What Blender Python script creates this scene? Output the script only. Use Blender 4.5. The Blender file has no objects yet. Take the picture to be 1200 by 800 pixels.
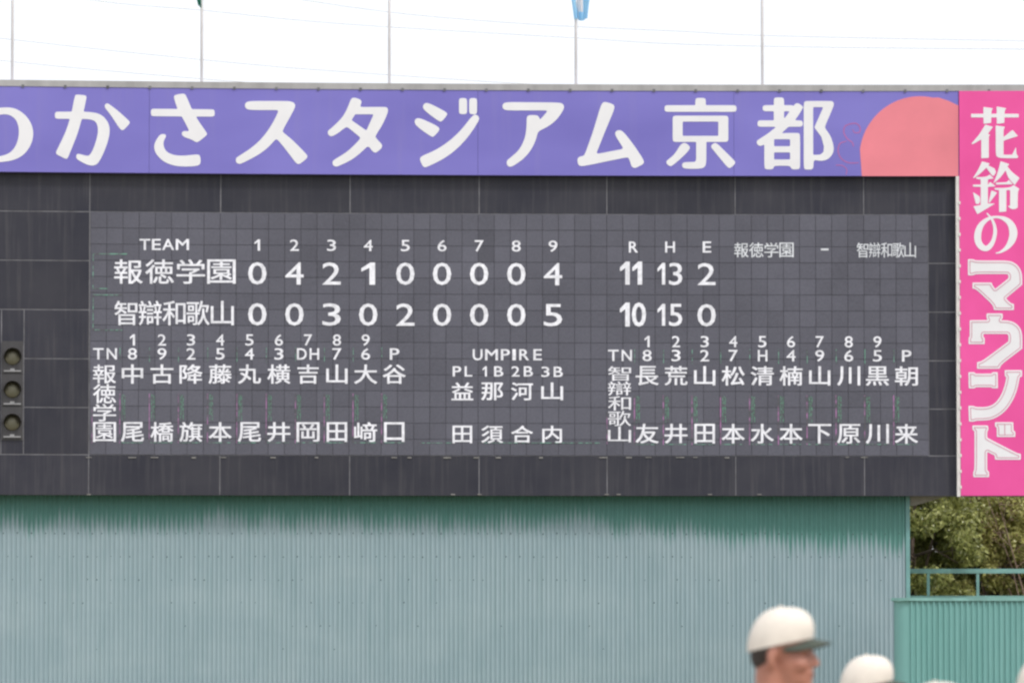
import bpy, bmesh, math, random
import numpy as np
from mathutils import Vector, Matrix
from mathutils.geometry import delaunay_2d_cdt
random.seed(7); np.random.seed(7)
S = bpy.context.scene
COL = S.collection
R_ = math.radians

# ------------------------------------------------------------------ camera, sky, sun, exposure
F = 6000.0                      # focal length in pixels of a 1200 px wide picture
CAMZ = 1.78
PITCH = math.atan(320/6000)
cd = bpy.data.cameras.new('camera'); cam = bpy.data.objects.new('camera', cd); COL.objects.link(cam)
cam.location = (0, 0, CAMZ); cam.rotation_euler = (math.pi/2+PITCH, 0, 0)
cd.sensor_width = 36; cd.lens = 36*F/1200; cd.clip_start = 0.5; cd.clip_end = 6000
cd.dof.use_dof = True; cd.dof.focus_distance = 119; cd.dof.aperture_fstop = 7.0
S.camera = cam
SUN_AZ, SUN_EL = R_(38), R_(52)           # azimuth to the right of straight behind the camera
w = bpy.data.worlds.new('World'); S.world = w; w.use_nodes = True
nt = w.node_tree; nt.nodes.clear()
sky = nt.nodes.new('ShaderNodeTexSky'); sky.sky_type = 'NISHITA'; sky.sun_disc = False
sky.sun_elevation = SUN_EL; sky.sun_rotation = math.pi-SUN_AZ
sky.air_density = 1.0; sky.dust_density = 5.0; sky.ozone_density = 1.0
hs = nt.nodes.new('ShaderNodeMix'); hs.data_type = 'RGBA'; hs.inputs[0].default_value = .72   # thin bright cloud over the whole sky
bg = nt.nodes.new('ShaderNodeBackground'); bg.inputs['Strength'].default_value = 0.15
wo = nt.nodes.new('ShaderNodeOutputWorld')
tcw = nt.nodes.new('ShaderNodeTexCoord'); cw = nt.nodes.new('ShaderNodeTexNoise'); cw.inputs['Scale'].default_value = 2.2; cw.inputs['Detail'].default_value = 6
rw = nt.nodes.new('ShaderNodeValToRGB'); rw.color_ramp.elements[0].color = (8.6, 8.8, 9.3, 1); rw.color_ramp.elements[1].color = (10.4, 10.4, 10.5, 1); rw.color_ramp.elements[0].position = .35; rw.color_ramp.elements[1].position = .65
nt.links.new(tcw.outputs['Generated'], cw.inputs['Vector']); nt.links.new(cw.outputs['Fac'], rw.inputs[0])
nt.links.new(sky.outputs[0], hs.inputs[6]); nt.links.new(rw.outputs[0], hs.inputs[7]); nt.links.new(hs.outputs[2], bg.inputs[0]); nt.links.new(bg.outputs[0], wo.inputs[0])
sd = bpy.data.lights.new('sun', 'SUN'); sd.energy = 1.5; sd.angle = R_(10); sd.color = (1, .97, .93)
sun = bpy.data.objects.new('sun', sd); COL.objects.link(sun)
tosun = Vector((math.sin(SUN_AZ)*math.cos(SUN_EL), -math.cos(SUN_AZ)*math.cos(SUN_EL), math.sin(SUN_EL)))
sun.rotation_euler = tosun.to_track_quat('Z', 'Y').to_euler(); sun.location = (20, -20, 40)
EXPO = 0.0
S.view_settings.view_transform = 'Standard'; S.view_settings.look = 'None'
S.view_settings.exposure = EXPO; S.view_settings.gamma = 1
S.cycles.filter_width = 2.4

# ------------------------------------------------------------------ plan of the curved scoreboard
R = 172.0; CX, CY = 8.0, -52.0            # the board stands on an arc 172 m in radius
def Wd(s, z, d=0.0):                       # along the arc, height, distance in front of its face
    th = s/R; r = R-d
    return Vector((CX+r*math.sin(th), CY+r*math.cos(th), z))
cp, sp_ = math.cos(PITCH), math.sin(PITCH)
def ray(px, py):
    dx = (px-600)/F; dy = (400-py)/F
    return dx, cp-dy*sp_, sp_+dy*cp
def P(px, py, d=0.0):                      # where a line of sight meets the arc: (s, z)
    dx, dyy, dz = ray(px, py); r = R-d
    a = dx*dx+dyy*dyy; b = -2*(dx*CX+dyy*CY); c = CX*CX+CY*CY-r*r
    t = (-b+math.sqrt(b*b-4*a*c))/(2*a)
    return R*math.atan2(dx*t-CX, dyy*t-CY), CAMZ+dz*t
def at(px, py, Y):                         # a point at depth Y
    dx, dyy, dz = ray(px, py); t = Y/dyy
    return Vector((dx*t, Y, CAMZ+dz*t))

# ------------------------------------------------------------------ object helpers
def setup(o, label=None, cat=None, group=None, kind=None):
    for k, v in (('label', label), ('category', cat), ('group', group), ('kind', kind)):
        if v: o[k] = v
    return o
def empty(name, loc, label, cat, group=None):
    o = bpy.data.objects.new(name, None); COL.objects.link(o); o.location = loc; o.empty_display_size = .3
    return setup(o, label, cat, group)
def link(name, me, m=None, parent=None, keep=True):
    o = bpy.data.objects.new(name, me); COL.objects.link(o)
    if m is not None and len(me.materials) == 0: me.materials.append(m)
    if parent is not None:
        o.parent = parent
        if keep:
            if parent.parent is None: o.matrix_parent_inverse = Matrix.Translation(parent.location).inverted()
    return o
def mesh_from(name, verts, faces, uvs=None, smooth=False):
    me = bpy.data.meshes.new(name); me.from_pydata([tuple(v) for v in verts], [], faces)
    if uvs is not None:
        ul = me.uv_layers.new(name='UVMap'); li = np.zeros(len(me.loops), dtype=np.int32)
        me.loops.foreach_get('vertex_index', li); ul.data.foreach_set('uv', np.asarray(uvs, dtype=np.float32)[li].ravel())
    if smooth: me.polygons.foreach_set('use_smooth', [True]*len(me.polygons))
    me.update(); return me
class MB:
    def __init__(s): s.v = []; s.f = []; s.uv = []
    def quad(s, a, b, c, d):
        n = len(s.v); s.v += [a, b, c, d]; s.uv += [(0, 0)]*4; s.f.append((n, n+1, n+2, n+3))
    def box(s, x0, x1, y0, y1, z0, z1):
        n = len(s.v)
        for x in (x0, x1):
            for y in (y0, y1):
                for z in (z0, z1): s.v.append((x, y, z)); s.uv.append((x+y, z))
        s.f += [(n, n+1, n+3, n+2), (n+4, n+6, n+7, n+5), (n, n+4, n+5, n+1), (n+2, n+3, n+7, n+6), (n, n+2, n+6, n+4), (n+1, n+5, n+7, n+3)]
    def abox(s, s0, s1, z0, z1, d0, d1, step=1.5):   # a box along the arc
        k = max(1, math.ceil((s1-s0)/step)); n = len(s.v)
        for i in range(k+1):
            ss = s0+(s1-s0)*i/k
            for (z, d) in ((z0, d0), (z0, d1), (z1, d1), (z1, d0)):
                s.v.append(tuple(Wd(ss, z, d))); s.uv.append((ss, z))
        for i in range(k):
            a = n+4*i
            for j in range(4):
                j2 = (j+1) % 4; s.f.append((a+j, a+j2, a+4+j2, a+4+j))
        s.f.append((n, n+3, n+2, n+1)); e = n+4*k; s.f.append((e, e+1, e+2, e+3))
    def tube(s, pts, r, k=8):
        pts = [Vector(p) for p in pts]; n0 = len(s.v); rr = r if isinstance(r, (list, tuple)) else [r]*len(pts)
        for i, p in enumerate(pts):
            t = (pts[min(i+1, len(pts)-1)]-pts[max(i-1, 0)]).normalized()
            u = t.cross(Vector((0, 0, 1)) if abs(t.z) < .9 else Vector((1, 0, 0))).normalized(); v = t.cross(u)
            for j in range(k):
                a = 2*math.pi*j/k; q = p+(u*math.cos(a)+v*math.sin(a))*rr[i]
                s.v.append(tuple(q)); s.uv.append((j/k, q.z))
        for i in range(len(pts)-1):
            for j in range(k):
                a = n0+i*k+j; b = n0+i*k+(j+1) % k; s.f.append((a, b, b+k, a+k))
        s.f.append(tuple(range(n0+k-1, n0-1, -1))); e = n0+(len(pts)-1)*k; s.f.append(tuple(range(e, e+k)))
    def build(s, name, m, parent=None, smooth=False, bevel=0):
        me = mesh_from(name, s.v, s.f, s.uv, smooth)
        bm = bmesh.new(); bm.from_mesh(me); bmesh.ops.recalc_face_normals(bm, faces=bm.faces)
        if bevel: bmesh.ops.bevel(bm, geom=bm.edges[:], offset=bevel, segments=2, affect='EDGES')
        bm.to_mesh(me); bm.free()
        return link(name, me, m, parent)

# ------------------------------------------------------------------ materials
class N:
    def __init__(s, name):
        s.m = bpy.data.materials.new(name); s.m.use_nodes = True; s.t = s.m.node_tree
        s.b = s.t.nodes['Principled BSDF']
    def n(s, ty, **kw):
        x = s.t.nodes.new(ty)
        for k, v in kw.items(): setattr(x, k, v)
        return x
    def l(s, a, b): s.t.links.new(a, b)
    def coords(s, kind='UV', scale=(1, 1, 1)):
        tc = s.n('ShaderNodeTexCoord'); mp = s.n('ShaderNodeMapping'); mp.inputs['Scale'].default_value = scale
        s.l(tc.outputs[kind], mp.inputs[0]); return mp.outputs[0]
    def noise(s, vec, scale=1, detail=4, rough=.55, dim='3D'):
        x = s.n('ShaderNodeTexNoise'); x.noise_dimensions = dim; x.inputs['Scale'].default_value = scale
        x.inputs['Detail'].default_value = detail; x.inputs['Roughness'].default_value = rough
        s.l(vec, x.inputs['Vector']); return x.outputs['Fac']
    def ramp(s, fac, stops):
        x = s.n('ShaderNodeValToRGB'); e = x.color_ramp.elements
        while len(e) < len(stops): e.new(.5)
        for k, (p, c) in enumerate(stops): e[k].position = p; e[k].color = (c[0], c[1], c[2], 1) if hasattr(c, '__len__') else (c, c, c, 1)
        s.l(fac, x.inputs[0]); return x.outputs[0]
    def mix(s, fac, a, b, bt='MIX'):
        x = s.n('ShaderNodeMix', data_type='RGBA', blend_type=bt)
        for i, v in ((0, fac), (6, a), (7, b)):
            if hasattr(v, 'is_linked'): s.l(v, x.inputs[i])
            elif i == 0: x.inputs[0].default_value = v
            else: x.inputs[i].default_value = (v[0], v[1], v[2], 1)
        return x.outputs[2]
    def math(s, op, a, b=0.0, c=None):
        x = s.n('ShaderNodeMath', operation=op)
        for i, v in enumerate((a, b) if c is None else (a, b, c)):
            if hasattr(v, 'is_linked'): s.l(v, x.inputs[i])
            else: x.inputs[i].default_value = v
        return x.outputs[0]
    def bump(s, h, strength=.3, dist=.01):
        x = s.n('ShaderNodeBump'); x.inputs['Strength'].default_value = strength; x.inputs['Distance'].default_value = dist
        s.l(h, x.inputs['Height']); s.l(x.outputs[0], s.b.inputs['Normal'])
    def col(s, c): s.l(c, s.b.inputs['Base Color']) if hasattr(c, 'is_linked') else setattr(s.b.inputs['Base Color'], 'default_value', (*c, 1))
    def rough(s, v):
        if hasattr(v, 'is_linked'): s.l(v, s.b.inputs['Roughness'])
        else: s.b.inputs['Roughness'].default_value = v
def basic(name, c, rough=.6, var=.12, scale=6, spec=.5, metal=0, coords='Object', stretch=(1, 1, 1), bump=0):
    m = N(name); f = m.noise(m.coords(coords, stretch), scale, 5)
    c2 = m.ramp(f, [(.3, [x*(1-var) for x in c]), (.7, [min(1, x*(1+var)) for x in c])])
    m.col(c2); m.rough(rough); m.b.inputs['Specular IOR Level'].default_value = spec; m.b.inputs['Metallic'].default_value = metal
    if bump: m.bump(f, bump, .01)
    return m.m
def emit(name, c, st=1.0):
    m = bpy.data.materials.new(name); m.use_nodes = True; b = m.node_tree.nodes['Principled BSDF']
    b.inputs['Base Color'].default_value = (.05, .05, .05, 1)
    b.inputs['Emission Color'].default_value = (*c, 1); t = m.node_tree
    g_ = t.nodes.new('ShaderNodeNewGeometry'); no = t.nodes.new('ShaderNodeTexNoise'); no.inputs['Scale'].default_value = 9; no.inputs['Detail'].default_value = 3
    mr = t.nodes.new('ShaderNodeMapRange'); oi = t.nodes.new('ShaderNodeObjectInfo'); ma = t.nodes.new('ShaderNodeMath'); ma.operation = 'MULTIPLY_ADD'
    t.links.new(g_.outputs['Position'], no.inputs['Vector']); t.links.new(no.outputs['Fac'], mr.inputs[0])
    for i, x in zip((1, 2, 3, 4), (.3, .7, st*.78, st*1.12)): mr.inputs[i].default_value = x
    t.links.new(oi.outputs['Random'], ma.inputs[0]); ma.inputs[1].default_value = .08; t.links.new(mr.outputs[0], ma.inputs[2]); t.links.new(ma.outputs[0], b.inputs['Emission Strength'])
    return m
def emit_faded(name, c, st, scale):         # lit dots that break up unevenly
    m = N(name); m.col((.09, .09, .1)); m.rough(.6)
    f = m.noise(m.coords('UV', scale), 1, 3); r = m.ramp(f, [(.42, 0), (.6, 1)])
    m.b.inputs['Emission Color'].default_value = (*c, 1)
    m.l(m.math('MULTIPLY', r, st), m.b.inputs['Emission Strength'])
    return m.m

def panel_material():
    m = N('dark_panel_paint'); uv = m.coords('UV')
    streak = m.noise(m.coords('UV', (9, .35, 1)), 1, 5, .6); blot = m.noise(uv, .7, 4)
    c = m.mix(m.ramp(blot, [(.3, 0), (.7, 1)]), (.022, .023, .037), (.040, .040, .053))
    c = m.mix(m.math('MULTIPLY', m.ramp(streak, [(.5, 0), (.75, 1)]), .35), c, (.11, .105, .11))
    oi = m.n('ShaderNodeObjectInfo'); k = m.math('MULTIPLY_ADD', oi.outputs['Random'], .14, .93)
    hv = m.n('ShaderNodeHueSaturation'); m.l(k, hv.inputs['Value']); m.l(c, hv.inputs['Color'])
    m.col(hv.outputs[0]); m.rough(.55); m.b.inputs['Specular IOR Level'].default_value = .35
    m.bump(m.noise(uv, 1.3, 2), .08, .02); return m.m
def module_material(name, stuff=False, dark=1.0):
    m = N(name); g = m.n('ShaderNodeNewGeometry')
    if stuff:
        a = m.n('ShaderNodeAttribute'); a.attribute_name = 'tone'; rnd = a.outputs['Fac']
    else:
        rnd = m.n('ShaderNodeObjectInfo').outputs['Random']
    blot = m.noise(g.outputs['Position'], .35, 4, .6); fine = m.noise(g.outputs['Position'], 22, 2)
    k = m.math('MULTIPLY_ADD', rnd, .16, .84); k = m.math('MULTIPLY_ADD', m.math('SUBTRACT', blot, .5), .5, k)
    k = m.math('MULTIPLY_ADD', m.math('SUBTRACT', fine, .5), .35, k)
    k = m.math('MULTIPLY', k, dark)
    hv = m.n('ShaderNodeHueSaturation'); hv.inputs['Color'].default_value = (.118, .119, .150, 1); m.l(k, hv.inputs['Value'])
    m.col(hv.outputs[0]); m.rough(.7); m.b.inputs['Specular IOR Level'].default_value = .3
    return m.m
def wall_material():
    m = N('weathered_corrugated_paint'); tc = m.n('ShaderNodeTexCoord'); sx = m.n('ShaderNodeSeparateXYZ'); m.l(tc.outputs['UV'], sx.inputs[0])
    u, v = sx.outputs['X'], sx.outputs['Y']
    # height below which the paint has chalked: a ragged line, lower towards the right-hand end
    lo = m.noise(m.coords('UV', (.85, .04, 1)), 1, 2, .5); mid = m.noise(m.coords('UV', (3.2, .1, 1)), 1, 3, .6); hi = m.noise(m.coords('UV', (13, .4, 1)), 1, 2, .6)
    edge = m.math('MULTIPLY_ADD', lo, -.7, WALL_TOP+.42)
    edge = m.math('MULTIPLY_ADD', mid, -.45, edge); edge = m.math('MULTIPLY_ADD', hi, -.5, edge)
    side = m.n('ShaderNodeMapRange', clamp=True); m.l(u, side.inputs[0])
    for i, x in zip((1, 2, 3, 4), (-6.0, WALL_END, 0, -.68)): side.inputs[i].default_value = x
    edge = m.math('ADD', edge, side.outputs[0])
    ph = m.math('MULTIPLY', m.math('SUBTRACT', u, WALL_END-.09), 2*math.pi/.1085)         # ridges chalk higher up than the furrows between them
    edge = m.math('MULTIPLY_ADD', m.math('COSINE', ph), -.13, edge)
    below = m.n('ShaderNodeMapRange', clamp=True); below.interpolation_type = 'SMOOTHSTEP'
    m.l(m.math('SUBTRACT', edge, v), below.inputs[0])
    for i, x in zip((1, 2, 3, 4), (-.06, .42, 0, 1)): below.inputs[i].default_value = x
    green = m.mix(m.noise(m.coords('UV', (14, .8, 1)), 1, 3), (.095, .25, .22), (.14, .325, .295))
    pale = m.mix(m.noise(m.coords('UV', (5, .6, 1)), 1, 5, .65), (.285, .388, .43), (.405, .50, .545))
    pale = m.mix(m.math('MULTIPLY', m.ramp(m.noise(m.coords('UV', (.35, .8, 1)), 1, 3), [(.45, 0), (.75, 1)]), .35), pale, (.46, .55, .58))
    pale = m.mix(m.math('MULTIPLY', m.ramp(m.noise(m.coords('UV', (18, .25, 1)), 1, 3), [(.56, 0), (.75, 1)]), .45), pale, (.2, .31, .32))
    c = m.mix(m.math('MULTIPLY', below.outputs[0], .92), green, pale)
    m.col(c); m.rough(.55); m.b.inputs['Specular IOR Level'].default_value = .35
    return m.m
WD = -.56
s_, z_ = P(1066, 583, WD)
WALL_END = s_; WALL_TOP = z_
M = {}
M['panel'] = panel_material()
M['seam'] = basic('seam_grey', (.15, .15, .165), .6, .35, 3)
M['module'] = module_material('screen_module_face'); M['module_stuff'] = module_material('screen_module_face_joined', True)
M['module_dark'] = module_material('screen_module_face_dead', False, .82)
M['gap'] = basic('screen_gap', (.08, .079, .095), .8)
M['wall'] = wall_material()
M['lit'] = emit('lit_white_dots', (.93, .92, .96), .86)
M['lit_dim'] = emit('lit_white_dots_small', (.90, .92, .95), .72)
M['lit_green'] = emit_faded('lit_green_dots', (.10, .62, .32), .35, (40, 14, 1))
M['lit_green_line'] = emit_faded('lit_green_line', (.16, .6, .38), .5, (9, 9, 1))
M['lit_magenta'] = emit_faded('lit_magenta_line', (.72, .2, .62), .45, (5, 5, 1))
M['coping'] = basic('zinc_coping', (.38, .375, .38), .45, .15, 2.5, metal=.0, coords='UV', stretch=(1, .3, 1))
M['letter'] = basic('white_sign_print', (.80, .80, .83), .5, .03, 2)
M['concrete'] = basic('beige_beam', (.34, .33, .29), .8, .15, 3, bump=.2)
M['trim'] = basic('cream_trim', (.72, .70, .68), .5, .1, 4)

# banner sheet: lavender in uneven tones, a little redder in upright streaks
m = N('lavender_sign_sheet'); uv = m.coords('UV'); sx = m.n('ShaderNodeSeparateXYZ'); m.l(uv, sx.inputs[0])
f = m.noise(m.coords('UV', (.16, .35, 1)), 1, 3); c = m.mix(m.ramp(f, [(.3, 0), (.7, 1)]), (.172, .152, .50), (.235, .212, .62))
c = m.mix(m.math('MULTIPLY', m.ramp(m.noise(m.coords('UV', (4, .25, 1)), 1, 4), [(.55, 0), (.8, 1)]), .3), c, (.25, .225, .52))
m.col(c); m.rough(.5); m.b.inputs['Specular IOR Level'].default_value = .3; m.bump(m.noise(uv, .8, 2), .1, .05); M['banner'] = m.m
m = N('pink_sign_sheet'); f = m.noise(m.coords('UV', (.5, .4, 1)), 1, 3)
m.col(m.mix(m.ramp(f, [(.3, 0), (.7, 1)]), (.74, .075, .31), (.86, .105, .385))); m.rough(.5); m.b.inputs['Specular IOR Level'].default_value = .3
m.bump(m.noise(m.coords('UV'), .9, 2), .1, .05); M['pink'] = m.m
M['pink_line'] = basic('pink_outline_print', (.62, .25, .36), .5, .1, 2)
M['coral'] = basic('coral_print', (.78, .22, .27), .5, .10, .5, coords='UV')
M['curl'] = basic('magenta_curl_print', (.42, .14, .40), .5, .1, 2)
M['pole'] = basic('galvanised_pole', (.84, .82, .85), .4, .08, 3)

# ------------------------------------------------------------------ the scoreboard
dB = 0.0
def sx_(px, py, d=0.0): return P(px, py, d)[0]
def zz(px, py, d=0.0): return P(px, py, d)[1]
S_L = sx_(-125, 300); S_LED0 = sx_(105.5, 390); S_LED1 = sx_(1088, 394); S_R = sx_(1121, 390)
Z_TOPROW = zz(500, 205.5); Z_LED1 = zz(500, 250.6); Z_LED0 = zz(600, 533.6); Z_BOT = zz(600, 581.2)
Z_BAN0 = zz(600, 205.4, .22); Z_BAN1 = zz(600, 105.5, .22); Z_COP = zz(600, 98.2, .3)
S_PINK0 = sx_(1125, 340, .25); S_PINK1 = sx_(1209, 340, .25)
board = empty('scoreboard', tuple(Wd(0, 0, -.5)), 'long dark scoreboard with a lit electronic screen of inning scores and player names', 'scoreboard')
b = MB(); b.abox(S_L-.02, S_PINK1-.04, Z_BOT+.02, Z_COP-.25, -1.2, .001); b.build('cabinet', M['seam'], board)
GAP = .026
def panel(s0, s1, z0, z1, name='panel', m=None, d=.007):
    q = MB(); q.abox(s0+GAP/2, s1-GAP/2, z0+GAP/2, z1-GAP/2, -.01, d+random.uniform(-.001, .001)); return q.build(name, m or M['panel'], board)
xs_top = [-125, -48, 104.6, 258.2, 410, 561.5, 711.3, 861.8, 1012.6, 1121]
ss = [sx_(x, 390) for x in xs_top]
for a, c in zip(ss[:-1], ss[1:]):
    panel(a, c, Z_LED1, Z_TOPROW+.1)
    panel(a, c, Z_BOT, Z_LED0)
rows = [zz(50, y) for y in (247.3, 305, 362.6, 420, 477, 533.8)]
rows[0] = Z_LED1; rows[-1] = Z_LED0
s28 = sx_(28, 420); sm48 = ss[1]
for i in range(5):
    if i < 2: panel(sm48, ss[2], rows[i+1], rows[i])
    else: panel(s28, ss[2], rows[i+1], rows[i])
    panel(ss[0], sm48, rows[i+1], rows[i])
    panel(S_LED1, S_R, rows[i+1], rows[i])
sLA = sx_(1.5, 420); panel(sm48, sLA, Z_LED0, rows[2])
ys_l = [362.6, 405, 437, 476, 515, 533.8]
zl = [zz(14, y) for y in ys_l]; zl[0] = rows[2]; zl[-1] = Z_LED0
panel(sLA, s28, zl[1], zl[0]); panel(sLA, s28, zl[5], zl[4])
# the three round count lamps stacked in their housings
M['lamp_frame'] = basic('lamp_housing', (.05, .048, .052), .5)
M['lamp_in'] = basic('lamp_inside', (.16, .155, .14), .5)
m = N('lamp_lens'); m.col((.21, .20, .15)); m.rough(.4); m.b.inputs['Metallic'].default_value = .7; M['lens'] = m.m
M['lamp_trim'] = basic('lamp_sill_metal', (.32, .32, .33), .4)
sc = sx_(14.4, 456)
for yc in (418.5, 457, 495.5):
    zc = zz(14.4, yc); hw = .245; hh = .375; rr = .20
    q = MB(); k = 24                                     # face plate with a round opening and a tube behind it
    ring = [(sc+rr*math.cos(2*math.pi*i/k), zc+rr*math.sin(2*math.pi*i/k)) for i in range(k)]
    sq = []
    for i in range(k):
        a = 2*math.pi*i/k; cx_, sy_ = math.cos(a), math.sin(a); t = 1/max(abs(cx_), abs(sy_)); sq.append((sc+cx_*t*hw, zc+sy_*t*(hh if abs(sy_) >= abs(cx_) else hh)))
    n = len(q.v)
    for (a, c) in sq: q.v.append(tuple(Wd(a, c, .05))); q.uv.append((a, c))
    for (a, c) in ring: q.v.append(tuple(Wd(a, c, .05))); q.uv.append((a, c))
    for (a, c) in ring: q.v.append(tuple(Wd(a, c, -.008))); q.uv.append((a, c))
    for (a, c) in sq: q.v.append(tuple(Wd(a, c, -.008))); q.uv.append((a, c))
    for i in range(k):
        j = (i+1) % k
        q.f += [(n+i, n+j, n+k+j, n+k+i), (n+k+i, n+k+j, n+2*k+j, n+2*k+i), (n+3*k+i, n+3*k+j, n+j, n+i)]
    fr = q.build('count_lamp', M['lamp_frame'], board)
    q = MB(); q.v = []; kk = 8
    for i in range(kk+1):
        ph = math.pi/2*i/kk
        for j in range(24):
            a = 2*math.pi*j/24; r1 = (rr-.006)*math.sin(ph); q.v.append(tuple(Wd(sc+r1*math.cos(a), zc+r1*math.sin(a), -.004+.05*math.cos(ph)))); q.uv.append((0, 0))
    for i in range(kk):
        for j in range(24): q.f.append((i*24+j, i*24+(j+1) % 24, (i+1)*24+(j+1) % 24, (i+1)*24+j))
    q.build('lens', M['lens'], fr, True)
    q = MB(); n = 0                                      # hood over the upper half
    for i in range(15):
        a = math.pi*(-.02+1.04*i/14)
        for (r1, dd) in ((rr+.006, .045), (rr+.006, .30+.05*math.sin(a)), (rr+.018, .30+.05*math.sin(a)), (rr+.018, .045)):
            q.v.append(tuple(Wd(sc+r1*math.cos(a), zc+r1*math.sin(a), dd))); q.uv.append((0, 0))
    for i in range(14):
        for j in range(4): q.f.append((i*4+j, i*4+(j+1) % 4, (i+1)*4+(j+1) % 4, (i+1)*4+j))
    q.build('hood', M['lamp_frame'], fr)
    q = MB(); q.abox(sc-.2, sc+.2, zc-.335, zc-.305, .05, .08); q.abox(sc-.05, sc+.05, zc-.305, zc-.26, .05, .075)
    q.build('sill', M['lamp_trim'], fr)

# the electronic screen: square modules, then everything that is lit
NC, NR = 52, 15
mw = (S_LED1-S_LED0)/NC; mh = (Z_LED1-Z_LED0)/NR
q = MB(); q.abox(S_LED0, S_LED1, Z_LED0+.005, Z_LED1-.005, -.008, 0.004); led = q.build('led_screen', M['gap'], board)
g = .011
q = MB(); q.box(-(mw-g)/2, (mw-g)/2, 0, .018, -(mh-g)/2, (mh-g)/2)
proto = mesh_from('screen_module', q.v, q.f, q.uv); proto.materials.append(M['module'])
bmx = bmesh.new(); bmx.from_mesh(proto); bmesh.ops.recalc_face_normals(bmx, faces=bmx.faces); bmx.to_mesh(proto); bmx.free()
proto_dark = proto.copy(); proto_dark.materials.clear(); proto_dark.materials.append(M['module_dark'])
dead = {(10, 10)}
rest = MB(); tones = []
for c in range(NC):
    for r in range(NR):
        s0 = S_LED0+(c+.5)*mw; z0 = Z_LED1-(r+.5)*mh; dd = .018+random.uniform(-.003, .003)
        if c < 20:
            o = link('screen_module', proto_dark if (c, r) in dead else proto, None, led, False)
            p = Wd(s0, z0, dd); o.matrix_parent_inverse = Matrix.Identity(4)
            o.location = p; o.rotation_euler = (random.uniform(-.004, .004), 0, -s0/R+random.uniform(-.004, .004))
        else:
            rest.abox(s0-(mw-g)/2, s0+(mw-g)/2, z0-(mh-g)/2, z0+(mh-g)/2, 0, dd)
            t = random.random()
            if (c, r) in ((24, 1), (24, 2)): t = -1.0
            tones.append(t)
ro = rest.build('screen_modules', M['module_stuff'], led); ro['kind'] = 'stuff'
at_ = ro.data.attributes.new('tone', 'FLOAT', 'POINT'); at_.data.foreach_set('value', np.repeat(np.array(tones, dtype=np.float32), 8))

# glyph outlines of Blender's own font, fitted to a box of the picture plane and laid on the screen
fc = bpy.data.curves.new('glyph', 'FONT'); fo = bpy.data.objects.new('glyph', fc); COL.objects.link(fo)
GC = {}
def glyph(ch, off):
    k = (ch, off)
    if k not in GC:
        fc.body = ch; fc.offset = off; fc.resolution_u = 3
        bpy.context.view_layer.update()
        me = bpy.data.meshes.new_from_object(fo.evaluated_get(bpy.context.evaluated_depsgraph_get()))
        v = np.array([x.co[:2] for x in me.vertices]); f = [tuple(p.vertices) for p in me.polygons]
        bpy.data.meshes.remove(me)
        if ch == '1': v = np.array([(0, .74), (0, .60), (.60, .78), (.60, 0), (1, 0), (1, 1), (.66, 1)]); f = [(0, 1, 2, 6), (2, 5, 6), (2, 3, 4, 5)]
        GC[k] = (v, f)
    return GC[k]
def put_glyphs(name, items, m, parent, d, off=.02, full=False):
    for it in items:
        ch, x0, y0, x1, y1 = it[:5]; V = []; Fc = []
        nm = 'digit' if ch.isdigit() else 'letter' if ch.isascii() else 'character'
        v, f = glyph(ch, 0); a = v.min(0); c = v.max(0); w_ = off*(7 if ch.isdigit() and off < .04 else 12)
        sh = [(-w_, -w_*.6), (w_, -w_*.6), (-w_, w_*.6), (w_, w_*.6), (0, 0)]
        for si, (sx1, sy1) in enumerate(sh):            # the stroke is thickened by four slightly shifted layers of lit dots
            n = len(V); dd = d+si*.0004
            for p in v:
                u = (p[0]-a[0])/(c[0]-a[0]); t = (p[1]-a[1])/(c[1]-a[1])
                s1, z1 = P(x0+w_+(x1-x0-2*w_)*u+sx1, y1-w_*.6-(y1-y0-1.2*w_)*t+sy1, d); V.append(tuple(Wd(s1, z1, dd)))
            Fc += [tuple(n+i for i in q_) for q_ in f]
        link(nm, mesh_from(nm, V, Fc), m, parent)
DL = .026
def tilt(x): return 3.6*(1-math.exp(-((x-100)/620)))/(1-math.exp(-1.6)) if x > 100 else 0     # measured baseline drift is in the boxes already
def row(s, centres, w_, y0, y1, narrow='1'):
    out = []
    for ch, c in zip(s, centres):
        ww = w_*(.62 if ch == '1' else 1)
        out.append((ch, c-ww/2, y0, c+ww/2, y1))
    return out
LW = {'T': 13, 'E': 11.5, 'A': 15, 'M': 15}
put_glyphs('column_heading', [('T', 163.5, 280, 176, 293), ('E', 178, 280, 188.5, 293), ('A', 190, 280, 204, 293), ('M', 206, 280, 221.5, 293)], M['lit'], led, DL, .022)
inn = [301.5, 345, 388.5, 431.5, 475, 518, 561.5, 605, 648]
it = []
for i, x in enumerate(inn): it += row(str(i+1), [x], 10.5, 280.6+i*.16, 293.8+i*.16)
put_glyphs('inning_numbers', it, M['lit'], led, DL, .022)
for nm, s, y0 in (('line_score', '042100004', 307.3), ('line_score', '003020005', 355.2)):
    it = []
    for i, (ch, x) in enumerate(zip(s, inn)): it += row(ch, [x], 21.5 if ch != '1' else 26, y0+i*.12, y0+26+i*.12)
    put_glyphs(nm, it, M['lit'], led, DL, .022)
def kan(s, xs, w_, y0, y1): return [(ch, x-w_/2, y0, x+w_/2, y1) for ch, x in zip(s, xs)]
put_glyphs('team_name', kan('報徳学園', [150.5, 187, 223.5, 259.5], 33.5, 304, 332.5), M['lit'], led, DL, .025)
put_glyphs('team_name', kan('智辯和歌山', [147.5, 176, 204, 232, 260.5], 27, 352.5, 381), M['lit'], led, DL, .02)
put_glyphs('column_heading', [('R', 737, 283, 747.5, 296), ('H', 779.5, 283, 791, 296), ('E', 823.5, 283, 833.5, 296)], M['lit'], led, DL, .022)
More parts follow.
